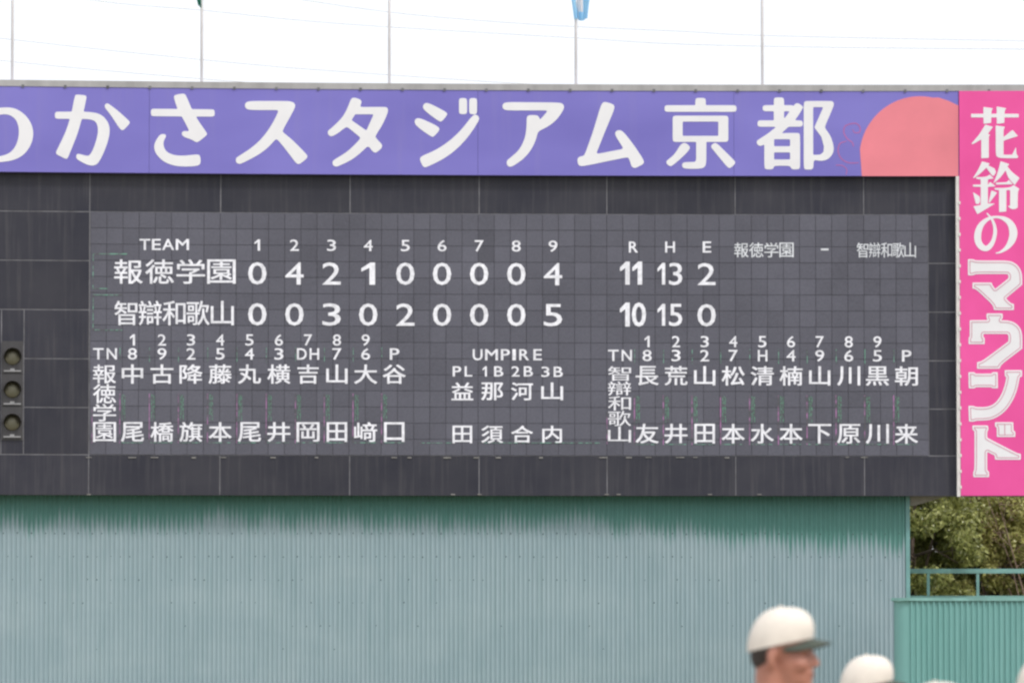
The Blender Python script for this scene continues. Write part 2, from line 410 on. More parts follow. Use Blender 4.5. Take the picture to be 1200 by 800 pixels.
put_glyphs('run_total', [('1', 726.5, 306.5, 738, 333.5), ('1', 741, 306.5, 752.5, 333.5)], M['lit'], led, DL, .045)
put_glyphs('run_total', [('1', 726.5, 354.5, 738, 382.5), ('0', 740.5, 354.5, 757, 382.5)], M['lit'], led, DL, .045)
put_glyphs('hit_total', [('1', 770.5, 308, 779.5, 333.5), ('3', 784, 308, 799.5, 334)], M['lit'], led, DL, .022)
put_glyphs('hit_total', [('1', 770.5, 356, 779.5, 381.5), ('5', 784, 356, 799.5, 382)], M['lit'], led, DL, .022)
put_glyphs('error_total', row('2', [828], 21, 308.3, 334), M['lit'], led, DL, .022)
put_glyphs('error_total', row('0', [828], 21.5, 356.3, 382.3), M['lit'], led, DL, .022)
put_glyphs('small_team_name', kan('報徳学園', [868.8, 886.3, 904, 921.7], 16.8, 284.3, 301.6), M['lit_dim'], led, DL, .01)
put_glyphs('small_team_name', kan('智辯和歌山', [1010.8, 1025, 1039, 1052.8, 1066.6], 13.6, 284.3, 301.8), M['lit_dim'], led, DL, .005)
q = MB(); a = P(962, 293.4, DL); c = P(971, 291.2, DL); q.abox(a[0], c[0], a[1], c[1], DL-.004, DL); q.build('dash', M['lit_dim'], led)
colL = [155.2, 189.8, 223.8, 258, 292.3, 326.8, 361, 394.8, 428.5, 462]
colR = [758.3, 792.2, 825.8, 859.2, 893.3, 927, 960.6, 994.6, 1028.2, 1062.2]
def lineup(cols, y0, nums, pos, top, bot, tn, team, teamy, dy):
    put_glyphs('batting_numbers', sum([row(ch, [x], 9.6, 391.6+y0+i*dy, 404.8+y0+i*dy) for i, (ch, x) in enumerate(zip(nums, cols))], []), M['lit'], led, DL, .018)
    it = []
    for i, (p, x) in enumerate(zip(pos, cols)):
        ya, yb = 407.8+y0+i*dy, 421.2+y0+i*dy
        if len(p) == 2: it += [(p[0], x-13, ya, x-1.5, yb), (p[1], x+1.8, ya, x+13, yb)]
        elif p in 'PH': it.append((p, x-5.2, ya, x+6, yb))
        else: it.append((p, x-5.3, ya, x+5.3, yb))
    it += [('T', tn, 407.8+y0, tn+12.5, 421+y0), ('N', tn+16, 407.8+y0, tn+28, 421+y0)]
    put_glyphs('fielding_positions', it, M['lit'], led, DL, .02)
    for i, (p, r_, x) in enumerate(zip(top, bot, cols)):
        ya = 426.8+y0+i*dy; yb = 494.3+y0+i*dy; wt = 27 if p not in '中山吉' else 25
        put_glyphs('player_name', [(p, x-wt/2, ya, x+wt/2, ya+22.6), (r_, x-13.5 if r_ not in '口田' else x-12, yb, x+13.5 if r_ not in '口田' else x+12, yb+23)], M['lit'], led, DL, .03)
    ht = (518-427)/len(team)
    put_glyphs('vertical_team_name', [(ch, tn, a_, tn+27, b_) for ch, (a_, b_) in zip(team, teamy)], M['lit'], led, DL, .02 if len(team) == 4 else .008)
lineup(colL, 0, '123456789', ['8', '9', '2', '5', '4', '3', 'DH', '7', '6', 'P'], '中古降藤丸横吉山大谷', '尾橋旗本尾井岡田﨑口', 109, '報徳学園',
       [(427, 449), (449.8, 472.4), (473, 493.4), (494.3, 517.5)], .02)
lineup(colR, 1.9, '123456789', ['8', '3', '2', '7', 'H', '4', '9', '6', '5', 'P'], '長荒山松清楠山川黒朝', '友井田本水本下原川来', 712.5, '智辯和歌山',
       [(429, 446), (446.8, 463.2), (464, 480.8), (481.2, 499), (499.6, 518)], .05)
ux = [541.8, 576.8, 611.8, 647]
put_glyphs('umpire_heading', [('U', 554, 409, 565.5, 422), ('M', 568.5, 409, 583.5, 422), ('P', 587, 409, 597.5, 422), ('I', 600.5, 409, 604.5, 422), ('R', 608.5, 409, 620, 422), ('E', 625, 409, 635, 422)], M['lit'], led, DL, .022)
put_glyphs('umpire_positions', [('P', 530.5, 429, 540.5, 441), ('L', 544.5, 429, 553.5, 441), ('1', 565.5, 429, 570.5, 441), ('B', 579, 429, 589.8, 441),
    ('2', 599.3, 429, 609, 441), ('B', 613.8, 429, 624.5, 441), ('3', 634.4, 429.5, 644, 441.5), ('B', 648.8, 429.5, 659.6, 441.5)], M['lit'], led, DL, .018)
for p, r_, x in zip('益那河山', '田須合内', ux):
    put_glyphs('umpire_name', [(p, x-12.8, 448, x+12.8, 468.8), (r_, x-(11.5 if r_ in '田内' else 12.8), 498.5, x+(11.5 if r_ in '田内' else 12.8), 519)], M['lit'], led, DL, .028)
def pbox(q, x0, y0, x1, y1, d=.0235):
    a = P(x0, y1, d); c = P(x1, y0, d); q.abox(a[0], c[0], a[1], c[1], d-.003, d, 3)
q = MB()
for (y0, y1, xb) in ((297, 338.5, 127), (345, 387, 143)):
    pbox(q, 108.6, y0, 109.6, y1); pbox(q, 109.6, y0, 149 if y0 < 300 else 143, y0+.9); pbox(q, 109.6, y1-.9, xb, y1)
for cols, y0 in ((colL, 0), (colR, 2)):
    for x in cols:
        pbox(q, x-15, 407+y0, x-14.2, 424+y0, .0225)
        pbox(q, x-13.5, 518+y0, x+12, 518.8+y0, .0225)
pbox(q, 491, 518.4, 530, 519); pbox(q, 560, 518.4, 703, 519)
q.build('green_frame_dots', M['lit_green_line'], led)['kind'] = 'stuff'
q = MB()
for cols, y0 in ((colL, 0), (colR, 2)):
    for x in cols:
        pbox(q, x-12.6, 462+y0, x-11.6, 493+y0, .0227); pbox(q, x-11.0, 462+y0, x-10.2, 486+y0, .0229); pbox(q, x-9.6, 463+y0, x-8.6, 493+y0, .0228)
q.build('green_ghost_dots', M['lit_green'], led)['kind'] = 'stuff'
q = MB()
for cols, y0 in ((colL, 0), (colR, 2)):
    for x in cols: pbox(q, x-15.4, 461+y0, x-14.3, 519+y0, .0231)
pbox(q, 107.4, 480, 108.2, 519); pbox(q, 711, 482, 711.8, 520)
q.build('magenta_ghost_lines', M['lit_magenta'], led)['kind'] = 'stuff'
bpy.data.objects.remove(fo)
# dirt caught along the lower lip of the screen, and screws and clips on the panels
M['dust'] = basic('pale_bird_dust', (.23, .225, .215), .9, .25, 9)
q = MB()
for x in (104, 155, 181, 227, 262, 320, 371, 462, 480, 524, 558, 584, 634, 707, 737, 760, 797, 815, 852, 993, 1013):
    w2 = random.uniform(2, 5); pbox(q, x-w2, 535.2, x+w2, 535.2+random.uniform(.8, 1.8), .03)
for x in (104, 531, 562, 711, 725, 832, 890): pbox(q, x-2.5, 578.4, x+2.5, 579.6, .03)
q.build('dust', M['dust'], board)['kind'] = 'stuff'
# coping over the whole length, with its clips
q = MB(); q.abox(S_L-.02, S_PINK1+.03, Z_BAN1-.01, Z_COP, -.35, .235); q.build('coping', M['coping'], board)
for i in range(26):
    s1 = S_L+1.0+i*.985
    q = MB(); q.abox(s1-.03, s1+.03, Z_BAN1-.035, Z_BAN1+.03, .236, .25); q.build('clip', M['seam'], board)
# the beam that carries the right-hand end
a = P(1067, 592, -.6); c = P(1110, 583, -.6)
q = MB(); bs, be = WALL_END+.01, c[0]
for dd in (-.6, -1.1):
    for (s1, z1) in ((bs, a[1]), (be-.75, a[1]), (be, Z_BOT+.02), (bs, Z_BOT+.02)): q.v.append(tuple(Wd(s1, z1, dd))); q.uv.append((s1, z1))
q.f = [(0, 1, 2, 3), (7, 6, 5, 4), (0, 4, 5, 1), (1, 5, 6, 2), (2, 6, 7, 3), (3, 7, 4, 0)]
q.build('beam', M['concrete'], board)

# ------------------------------------------------------------------ outlines as solid sheets: polygons and brush strokes merged as a distance field
def sd_poly(X, Y, pts):
    pts = np.array(pts, float); n = len(pts); dmin = np.full(X.shape, 1e9); ins = np.zeros(X.shape, bool)
    for i in range(n):
        a = pts[i]; b_ = pts[(i+1) % n]; e = b_-a; wx, wy = X-a[0], Y-a[1]
        t = np.clip((wx*e[0]+wy*e[1])/(e@e+1e-12), 0, 1); dmin = np.minimum(dmin, np.hypot(wx-t*e[0], wy-t*e[1]))
        cnd = (a[1] > Y) != (b_[1] > Y)
        if abs(e[1]) > 1e-9: ins ^= cnd & (X < a[0]+(Y-a[1])*e[0]/e[1])
    return np.where(ins, dmin, -dmin)
def sd_stroke(X, Y, pts):
    out = np.full(X.shape, -1e9)
    for (x0, y0, r0), (x1, y1, r1) in zip(pts[:-1], pts[1:]):
        ex, ey = x1-x0, y1-y0; t = np.clip(((X-x0)*ex+(Y-y0)*ey)/(ex*ex+ey*ey+1e-12), 0, 1)
        out = np.maximum(out, r0+(r1-r0)*t-np.hypot(X-x0-t*ex, Y-y0-t*ey))
    return out
def smooth_closed(p):       # Catmull-Rom through the points of a brush stroke
    out = []
    for i in range(len(p)-1):
        p0 = p[max(i-1, 0)]; p1 = p[i]; p2 = p[i+1]; p3 = p[min(i+2, len(p)-1)]
        for j in range(5):
            t = j/5; out.append(tuple(.5*((2*b_)+(-a+c)*t+(2*a-5*b_+4*c-d)*t*t+(-a+3*b_-3*c+d)*t**3) for a, b_, c, d in zip(p0, p1, p2, p3)))
    return out+[p[-1]]
def blur(A, k):
    for ax in (0, 1):
        for _ in range(2):
            B = np.zeros_like(A)
            for o_ in range(-k, k+1): B += np.roll(A, o_, ax)
            A = B/(2*k+1)
    return A
def soften(p, r, it=3):
    for _ in range(it):
        out = []; n = len(p)
        for i in range(n):
            a, b_, c = p[i-1], p[i], p[(i+1) % n]; e1 = (b_[0]-a[0], b_[1]-a[1]); e2 = (c[0]-b_[0], c[1]-b_[1]); l1 = math.hypot(*e1); l2 = math.hypot(*e2)
            ang = abs(math.atan2(e1[0]*e2[1]-e1[1]*e2[0], e1[0]*e2[0]+e1[1]*e2[1])); lim = 5.0 if ang < .75 else r
            k1 = min(.25*l1, lim)/max(l1, 1e-6); k2 = min(.25*l2, lim)/max(l2, 1e-6)
            out += [(b_[0]-e1[0]*k1, b_[1]-e1[1]*k1), (b_[0]+e2[0]*k2, b_[1]+e2[1]*k2)]
        p = out
    return p
def field(shapes, ox, oy, sc_, h=.30, rnd=2):
    xs, ys = [], []
    for sh in shapes:
        for p in sh[1]: xs.append(ox+p[0]/sc_); ys.append(oy+p[1]/sc_)
    x0, x1, y0, y1 = min(xs)-8, max(xs)+8, min(ys)-8, max(ys)+8
    gx = np.arange(x0, x1, h); gy = np.arange(y0, y1, h); X, Y = np.meshgrid(gx, gy)
    Fd = np.full(X.shape, -1e9)
    tr = lambda pts: [(ox+p[0]/sc_, oy+p[1]/sc_)+tuple(q_/sc_ for q_ in p[2:]) for p in pts]
    for sh in shapes:
        if sh[0] == 'p':
            f = sd_poly(X, Y, soften(tr(sh[1]), 1.6 if rnd > 1 else .35, 2))
            for hl in (sh[2] if len(sh) > 2 else []): f = np.minimum(f, -sd_poly(X, Y, tr(hl)))
        else: f = sd_stroke(X, Y, smooth_closed(tr(sh[1])))
        Fd = np.maximum(Fd, f)
    if rnd: Fd = blur(np.clip(Fd, -3, 6), rnd)
    return gx, gy, Fd
def contours(gx, gy, A, lv=0.0, tol=.07):
    A = A-lv; A = np.where(np.abs(A) < 1e-9, 1e-9, A); ny, nx = A.shape; seg = {}
    ins = A > 0
    code = (ins[:-1, :-1]*1+ins[:-1, 1:]*2+ins[1:, 1:]*4+ins[1:, :-1]*8)
    T = {1: [(3, 0)], 2: [(0, 1)], 3: [(3, 1)], 4: [(1, 2)], 5: [(3, 2), (1, 0)], 6: [(0, 2)], 7: [(3, 2)], 8: [(2, 3)], 9: [(2, 0)], 10: [(0, 3), (2, 1)], 11: [(2, 1)], 12: [(1, 3)], 13: [(1, 0)], 14: [(0, 3)]}
    def ekey(i, j, e): return ('h', i, j) if e == 0 else ('v', i, j+1) if e == 1 else ('h', i+1, j) if e == 2 else ('v', i, j)
    def pt(k):
        _, i, j = k
        if k[0] == 'h': a, b_ = A[i, j], A[i, j+1]; t = a/(a-b_); return (gx[j]+t*(gx[j+1]-gx[j]), gy[i])
        a, b_ = A[i, j], A[i+1, j]; t = a/(a-b_); return (gx[j], gy[i]+t*(gy[i+1]-gy[i]))
    for i, j in zip(*np.nonzero((code > 0) & (code < 15))):
        for (e0, e1) in T[int(code[i, j])]: seg[ekey(i, j, e0)] = ekey(i, j, e1)
    loops = []
    while seg:
        k0 = next(iter(seg)); k = k0; lp = []
        while k in seg: lp.append(pt(k)); k = seg.pop(k)
        if len(lp) > 8: loops.append(lp)
    def rdp(p, tol):
        if len(p) < 3: return p
        a, b_ = np.array(p[0]), np.array(p[-1]); q_ = np.array(p[1:-1]); e = b_-a; L = np.hypot(*e)
        d_ = np.abs(e[0]*(q_[:, 1]-a[1])-e[1]*(q_[:, 0]-a[0]))/L if L > 1e-9 else np.hypot(*(q_-a).T)
        m_ = int(d_.argmax())
        if d_[m_] < tol: return [p[0], p[-1]]
        return rdp(p[:m_+2], tol)[:-1]+rdp(p[m_+1:], tol)
    res = []
    for lp in loops:
        h_ = len(lp)//2; r1 = rdp(lp[:h_+1], tol)[:-1]+rdp(lp[h_:]+[lp[0]], tol)[:-1]
        if len(r1) > 2: res.append(r1)
    return res
def sheet(name, loops, d, thick, m, parent, kind=None):
    """loops of picture points -> one filled solid lying on the arc at distance d"""
    pts = []; ed = []
    for lp in loops:
        n0 = len(pts); pts += [Vector(p) for p in lp]; ed += [(n0+i, n0+(i+1) % len(lp)) for i in range(len(lp))]
    vs, es, fs, ov, oe, of = delaunay_2d_cdt(pts, ed, [], 0, 1e-5)
    cen = np.array([[sum(vs[i][k] for i in f)/3 for k in (0, 1)] for f in fs])
    ins = np.zeros(len(fs), bool)
    for lp in loops: ins ^= sd_poly(cen[:, 0], cen[:, 1], lp) > 0
    n = len(vs); V = []; UV = []
    for dd in (d, d-thick):
        for v in vs: s1, z1 = P(v[0], v[1], d); V.append(tuple(Wd(s1, z1, dd))); UV.append((s1, z1))
    Fc = []; cnt = {}
    for f, k in zip(fs, ins):
        if not k: continue
        f = tuple(f); Fc += [f, tuple(i+n for i in reversed(f))]
        for i in range(3): cnt[(f[i], f[(i+1) % 3])] = 1
    for (a, b_) in list(cnt):
        if (b_, a) not in cnt: Fc.append((a, a+n, b_+n, b_))
    m2 = mesh_from(name, V, Fc, UV)
    bm = bmesh.new(); bm.from_mesh(m2); bmesh.ops.recalc_face_normals(bm, faces=bm.faces); bm.to_mesh(m2); bm.free()
    return link(name, m2, m, parent)

# ------------------------------------------------------------------ stadium name sign
dN = .22
sign = empty('name_sign', tuple(Wd(0, Z_BAN0, dN)), 'long lavender sign with big rounded white Japanese letters above the scoreboard', 'sign')
joins = [-125, 175, 560, 860, 1121.5]
for a, c in zip(joins[:-1], joins[1:]):
    q = MB(); q.abox(sx_(a, 150, dN)+.003, sx_(c, 150, dN)-.003 if c < 1120 else S_PINK0-.01, Z_BAN0, Z_BAN1-.012, .0, dN, 1.2); q.build('sign_sheet', M['banner'], sign)
rect = lambda x0, y0, x1, y1: [(x0, y0), (x1, y0), (x1, y1), (x0, y1)]
BL = [
 (0, 100, 7.275, [('p', [(-255, 330), (-160, 240), (-70, 200), (60, 186), (140, 200), (220, 255), (270, 330), (287, 410), (270, 500), (210, 590), (120, 640), (0, 657), (-70, 657), (-75, 610), (0, 608), (90, 578), (140, 510), (162, 430), (160, 350), (130, 280), (60, 243), (-30, 256), (-140, 320), (-330, 520), (-400, 500)]),
   ('p', [(-330, 85), (-240, 90), (-245, 680), (-325, 690)]), ('p', [(-440, 225), (-250, 215), (-190, 250), (-240, 330), (-400, 540), (-450, 500), (-300, 275), (-440, 280)])]),
 (0, 100, 7.275, [('p', [(640, 78), (742, 88), (708, 250), (660, 420), (572, 635), (470, 583), (560, 400), (608, 250)]),
   ('p', [(468, 226), (760, 226), (860, 245), (922, 310), (940, 390), (915, 500), (865, 620), (825, 678), (770, 688), (700, 658), (645, 622), (655, 580), (755, 607), (790, 560), (828, 450), (838, 370), (820, 312), (770, 288), (468, 286)]),
   ('p', [(885, 180), (912, 148), (1010, 220), (1115, 318), (1045, 392), (1012, 360), (950, 260)])]),
 (160, 100, 7.27, [('p', [(122, 201), (666, 206), (666, 268), (122, 264)]),
   ('p', [(314, 92), (345, 78), (412, 70), (432, 110), (470, 205), (530, 310), (602, 410), (600, 425), (515, 492), (470, 462), (400, 441), (380, 410), (400, 388), (452, 395), (430, 350), (385, 265), (345, 195)]),
   ('p', [(205, 414), (250, 418), (252, 438), (228, 480), (232, 530), (260, 572), (320, 597), (400, 602), (530, 588), (545, 610), (547, 665), (525, 687), (420, 694), (320, 687), (230, 652), (168, 590), (146, 530), (160, 475)])]),
 (265, 100, 7.27, [('p', [(190, 135), (555, 135), (590, 160), (587, 195), (475, 395), (560, 460), (695, 598), (688, 625), (622, 675), (595, 665), (500, 535), (428, 452), (360, 530), (270, 597), (120, 673), (85, 662), (80, 625), (100, 608), (220, 533), (320, 438), (400, 320), (450, 212), (190, 212), (160, 190), (160, 155)])]),
 (375, 100, 7.27, [('p', [(265, 115), (288, 104), (350, 124), (355, 150), (338, 187), (570, 185), (582, 212), (570, 255), (530, 342), (466, 440), (533, 508), (525, 538), (478, 576), (455, 572), (410, 515), (340, 582), (260, 642), (140, 697), (110, 684), (104, 650), (125, 632), (240, 563), (350, 450), (228, 350), (150, 412), (96, 440), (68, 422), (65, 390), (90, 372), (180, 288), (225, 218)],
      [[(300, 248), (457, 248), (395, 387), (268, 298)]])]),
 (475, 100, 7.27, [('p', [(146, 185), (160, 155), (195, 149), (345, 225), (362, 248), (310, 312), (285, 308), (165, 218)]),
   ('p', [(74, 312), (90, 282), (130, 281), (280, 350), (295, 380), (242, 440), (218, 438), (98, 352)]), ('p', rect(457, 110, 526, 247)), ('p', rect(544, 110, 611, 247)),
   ('p', [(560, 272), (590, 250), (622, 258), (632, 290), (590, 362), (520, 460), (430, 552), (320, 632), (172, 702), (148, 692), (120, 628), (138, 603), (260, 553), (380, 473), (480, 378)])]),
 (575, 100, 7.27, [('p', [(125, 144), (600, 148), (626, 172), (624, 205), (570, 287), (500, 347), (403, 394), (385, 470), (340, 560), (270, 637), (175, 698), (142, 688), (133, 650), (155, 626), (240, 558), (290, 460), (306, 370), (306, 275), (322, 255), (398, 255), (417, 278), (416, 300), (490, 215), (125, 215), (100, 195), (100, 165)])]),
 (665, 100, 7.27, [('p', [(288, 160), (315, 139), (395, 164), (404, 195), (330, 370), (243, 587), (480, 542), (408, 432), (405, 398), (435, 380), (472, 390), (560, 500), (653, 640), (650, 670), (578, 707), (548, 698), (520, 610), (125, 692), (92, 682), (82, 628), (102, 607), (143, 602), (210, 420)])]),
 (770, 100, 7.27, [('p', rect(326, 109, 415, 200)), ('p', rect(64, 171, 677, 227)), ('p', rect(133, 260, 607, 483), [rect(218, 310, 522, 432)]),
   ('p', [(333, 470), (420, 470), (420, 655), (408, 697), (370, 712), (235, 712), (213, 695), (213, 668), (235, 654), (333, 654)]),
   ('p', [(200, 502), (243, 488), (288, 530), (240, 592), (118, 696), (80, 670), (78, 645), (150, 590)]), ('p', [(452, 520), (490, 488), (520, 503), (667, 650), (664, 672), (620, 710), (598, 697)])]),
 (880, 100, 7.27, [('p', rect(195, 105, 282, 320)), ('p', rect(100, 171, 365, 222)), ('p', rect(56, 300, 441, 354)),
   ('p', [(392, 147), (446, 180), (437, 207), (375, 302), (260, 412), (180, 462), (82, 523), (50, 502), (48, 473), (150, 410), (270, 310), (365, 172)]),
   ('p', [(114, 470), (180, 430), (260, 407), (408, 407), (419, 420), (419, 705), (405, 717), (345, 717), (336, 686), (196, 686), (190, 717), (126, 717), (114, 703)], [rect(197, 460, 334, 520), rect(197, 572, 334, 633)]),
   ('p', [(462, 135), (695, 135), (708, 152), (702, 187), (626, 360), (680, 430), (709, 530), (697, 590), (650, 637), (590, 646), (534, 634), (532, 705), (518, 719), (462, 719), (450, 705), (450, 150)], [[(530, 187), (617, 187), (540, 360), (600, 440), (622, 520), (618, 570), (590, 592), (530, 594)]])]),
]
for ox, oy, k, shapes in BL:
    gx, gy, Fd = field(shapes, ox, oy, k)
    sheet('letter', contours(gx, gy, Fd), dN+.006, .005, M['letter'], sign)
# plain coral colour field and thin curls at the right-hand end of the sign
RY0, RY1 = 106.6, 206.4
pts = [(1010, RY1)]
for t in np.linspace(188, 282, 26): pts.append((1078+71*math.cos(math.radians(t)), max(RY0, 185+72*math.sin(math.radians(t)))))
pts += [(1100, 114.5), (1112, 118.5), (1123.2, 124)]
pts += [(1123.2, RY1)]
sheet('coral_field', [pts], dN+.005, .004, M['coral'], sign)
gx, gy, Fd = field([('s', [(108, 330, 5), (70, 350, 5), (62, 400, 5), (90, 450, 5), (130, 480, 5), (140, 510, 4)]), ('s', [(110, 330, 5), (160, 325, 5), (193, 355, 5), (190, 395, 5), (150, 400, 4), (135, 375, 3)]),
    ('s', [(80, 470, 4), (30, 490, 5), (15, 550, 5), (40, 610, 5), (100, 645, 5), (180, 645, 4)]), ('s', [(0, 665, 4), (50, 668, 4), (85, 700, 4), (80, 740, 4)])], 980, 98, 6.95, .28, 0)
sheet('curl', contours(gx, gy, Fd), dN+.004, .003, M['curl'], sign)

# ------------------------------------------------------------------ pink vertical sign
dP = .25
pink = empty('vertical_sign', tuple(Wd(S_PINK0, Z_BOT, dP)), 'tall bright pink sign with white vertical Japanese lettering at the right end of the scoreboard', 'sign')
zp0 = zz(1160, 580.5, dP); q = MB(); q.abox(S_PINK0, S_PINK1, zp0, Z_BAN1-.012, .0, dP, .6); q.build('sign_sheet', M['pink'], pink)
a0 = sx_(1120.9, 400, .2); q = MB(); q.abox(a0, S_PINK0-.004, zp0-.02, Z_BAN0-.01, .02, .235); q.build('edge_trim', M['trim'], pink)
for i in range(19):                                  # lacing tabs down the left edge
    z1 = zp0+.2+i*.37; q = MB(); q.abox(S_PINK0-.03, S_PINK0+.02, z1-.035, z1+.035, dP-.012, dP+.004); q.build('lacing_tab', M['trim'], pink)
K = 11.425
PL = [
 (1120, 118, K, 1, [('p', rect(205, 178, 843, 226)), ('p', [(370, 85), (500, 105), (475, 140), (475, 300), (372, 312)]), ('p', [(547, 80), (678, 102), (652, 140), (652, 300), (550, 312)]),
   ('p', [(395, 322), (500, 352), (430, 445), (465, 462), (443, 480), (443, 768), (342, 772), (342, 520), (228, 585), (208, 578), (320, 450)]),
   ('p', [(535, 333), (662, 352), (640, 385), (640, 490), (760, 392), (835, 475), (640, 537), (640, 725), (755, 725), (808, 618), (812, 720), (840, 750), (825, 772), (590, 772), (545, 745), (535, 700)])]),
 (1120, 183, K, 1, [('p', [(350, 70), (458, 100), (435, 125), (520, 165), (540, 215), (510, 268), (480, 255), (410, 155), (330, 235), (238, 300), (232, 290), (310, 170)]),
   ('p', [(270, 282), (410, 280), (455, 245), (512, 300), (430, 312), (430, 385), (460, 345), (538, 405), (430, 412), (430, 635), (530, 635), (290, 778), (235, 672), (335, 655), (335, 412), (230, 410), (230, 382), (335, 382), (335, 312), (275, 305)]),
   ('p', [(230, 480), (320, 540), (330, 600), (310, 640), (270, 640), (250, 560)]), ('p', [(478, 458), (555, 490), (450, 628), (440, 615)]),
   ('p', [(600, 68), (720, 108), (690, 140), (760, 220), (855, 293), (790, 390), (700, 290), (668, 190), (600, 290), (500, 370), (560, 230)]),
   ('p', [(538, 355), (680, 350), (712, 318), (765, 378), (538, 382)]),
   ('p', [(512, 428), (720, 425), (775, 388), (855, 440), (830, 470), (830, 690), (790, 712), (735, 708), (695, 665), (728, 665), (728, 455), (678, 455), (678, 742), (580, 750), (580, 455), (530, 452)])]),
 (1120, 245, K, 1, [('s', [(420, 60, 9), (480, 130, 14), (518, 220, 21), (527, 320, 25), (500, 430, 27), (450, 505, 34), (400, 528, 36), (340, 500, 42), (300, 430, 45), (295, 340, 46), (325, 240, 40), (390, 160, 28), (480, 115, 18), (570, 108, 17), (660, 135, 30), (728, 190, 42), (765, 270, 52), (770, 350, 53), (740, 440, 45), (680, 520, 28), (600, 575, 14), (540, 590, 7)])]),
 (1120, 300, K, 2, [('p', [(162, 42), (240, 42), (262, 60), (700, 60), (790, 90), (860, 160), (890, 250), (890, 385), (672, 565), (740, 635), (780, 640), (780, 722), (510, 722), (505, 660), (270, 440), (225, 437), (225, 355), (485, 355), (487, 385), (528, 440), (705, 300), (708, 260), (690, 240), (262, 240), (240, 258), (165, 258)])]),
 (1120, 365, K, 2, [('p', [(412, 25), (628, 25), (630, 90), (605, 116), (700, 118), (790, 145), (860, 210), (892, 300), (892, 495), (600, 715), (590, 765), (285, 765), (285, 675), (345, 668), (705, 400), (708, 320), (690, 298), (370, 298), (370, 340), (388, 352), (388, 435), (172, 435), (172, 350), (188, 335), (188, 115), (430, 114), (412, 90)])]),
 (1120, 425, K, 2, [('p', [(170, 125), (250, 125), (265, 145), (480, 145), (490, 125), (562, 125), (565, 340), (490, 340), (475, 325), (265, 325), (250, 342), (175, 342)]),
   ('p', [(655, 97), (888, 97), (888, 185), (858, 190), (820, 380), (740, 550), (640, 670), (520, 745), (420, 770), (265, 772), (250, 785), (178, 785), (170, 575), (245, 575), (265, 592), (420, 592), (520, 550), (600, 450), (650, 330), (680, 190), (658, 182)])]),
 (1120, 490, 7.275, 2, [('p', [(142, 60), (275, 60), (280, 95), (268, 110), (268, 165), (530, 300), (555, 300), (555, 352), (335, 352), (332, 315), (268, 285), (268, 440), (285, 455), (285, 500), (150, 500), (148, 455), (160, 440), (160, 110), (142, 95)]),
   ('p', [(335, 32), (490, 32), (492, 105), (508, 110), (508, 158), (350, 158), (350, 80), (335, 70)])]),
]
for ox, oy, k, style, shapes in PL:
    gx, gy, Fd = field(shapes, ox, oy, k, .22, 1)
    lt = sheet('letter', contours(gx, gy, Fd, 0, .05), dP+.006, .005, M['letter'], pink)
    if style == 2:
        band = .42-np.abs(Fd-2.35)
        sheet('letter_outline', contours(gx, gy, band, 0, .05), dP+.010, .003, M['pink_line'], lt)
q = MB(); c_ = (1120+418/7.275); a = P(c_-.4, 510, dP+.01); c = P(c_+.4, 496.5, dP+.01); q.abox(a[0], c[0], a[1], c[1], dP+.007, dP+.010); q.build('letter_outline', M['pink_line'], lt)

# ------------------------------------------------------------------ corrugated wall under the board
wall = empty('corrugated_wall', tuple(Wd(0, 0, WD)), 'pale green-blue corrugated metal wall with a dark green ragged band under the scoreboard', 'wall')
PIT = .1085; s_w0 = sx_(-125, 650, WD); n_rib = int((WALL_END-.09-s_w0)/PIT); per = 8
prof = [(0, 0), (.20, 0), (.36, .038), (.60, .038), (.76, 0)]
i0 = 0
while i0 < n_rib:
    k = min(per, n_rib-i0); q = MB(); pts = []
    for i in range(k):
        for (t, h) in prof: pts.append((WALL_END-.09-(n_rib-i0-i-t)*PIT, h))
    pts.append((WALL_END-.09-(n_rib-i0-k)*PIT, 0)); zs = [0.0, 1.5, 3.0, WALL_TOP+.35]
    for (s1, h) in pts:
        for z1 in zs: q.v.append(tuple(Wd(s1, z1, WD+h))); q.uv.append((s1, z1))
    for i in range(len(pts)-1):
        for j in range(3): a = i*4+j; q.f.append((a, a+4, a+5, a+1))
    me = mesh_from('corrugated_sheet', q.v, q.f, q.uv); link('corrugated_sheet', me, M['wall'], wall); i0 += k
q = MB(); q.abox(WALL_END-.095, WALL_END, 0, WALL_TOP+.3, WD-.25, WD+.045); 
M['green_trim'] = basic('teal_corner_trim', (.16, .34, .33), .5, .2, 2)
q.build('corner_trim', M['green_trim'], wall)
q = MB(); 
for i in range(6): a = Wd(WALL_END-.05, 0, -.6); 
q.box(Wd(WALL_END, 0, -.6).x-.15, Wd(WALL_END, 0, -.6).x-.02, 120.8, 126, 0, WALL_TOP+.25); q.build('side_sheet', M['green_trim'], wall)
M['screw'] = basic('dark_screw_heads', (.07, .11, .11), .6)
q = MB(); q2 = 0
for r, ypix in enumerate((625, 652, 679, 706, 733, 760)):
    z1 = P(600, ypix, WD+.03)[1]; i = 3
    while i < n_rib:
        s1 = WALL_END-.09-(n_rib-i-.5)*PIT
        if random.random() < (.95, .8, .5, .25, .15, .1)[r]:
            p = Wd(s1, z1+random.uniform(-.01, .01), WD+.040); rr_ = random.uniform(.010, .018)
            n = len(q.v)
            for j in range(6): q.v.append((p.x+rr_*math.cos(j*1.047), p.y, p.z+rr_*1.2*math.sin(j*1.047))); q.uv.append((0, 0))
            q.v.append((p.x, p.y-.008, p.z)); q.uv.append((0, 0))
            for j in range(6): q.f.append((n+j, n+(j+1) % 6, n+6))
        i += 2 if random.random() < .55 else 3
o = q.build('screws', M['screw'], wall); o['kind'] = 'stuff'

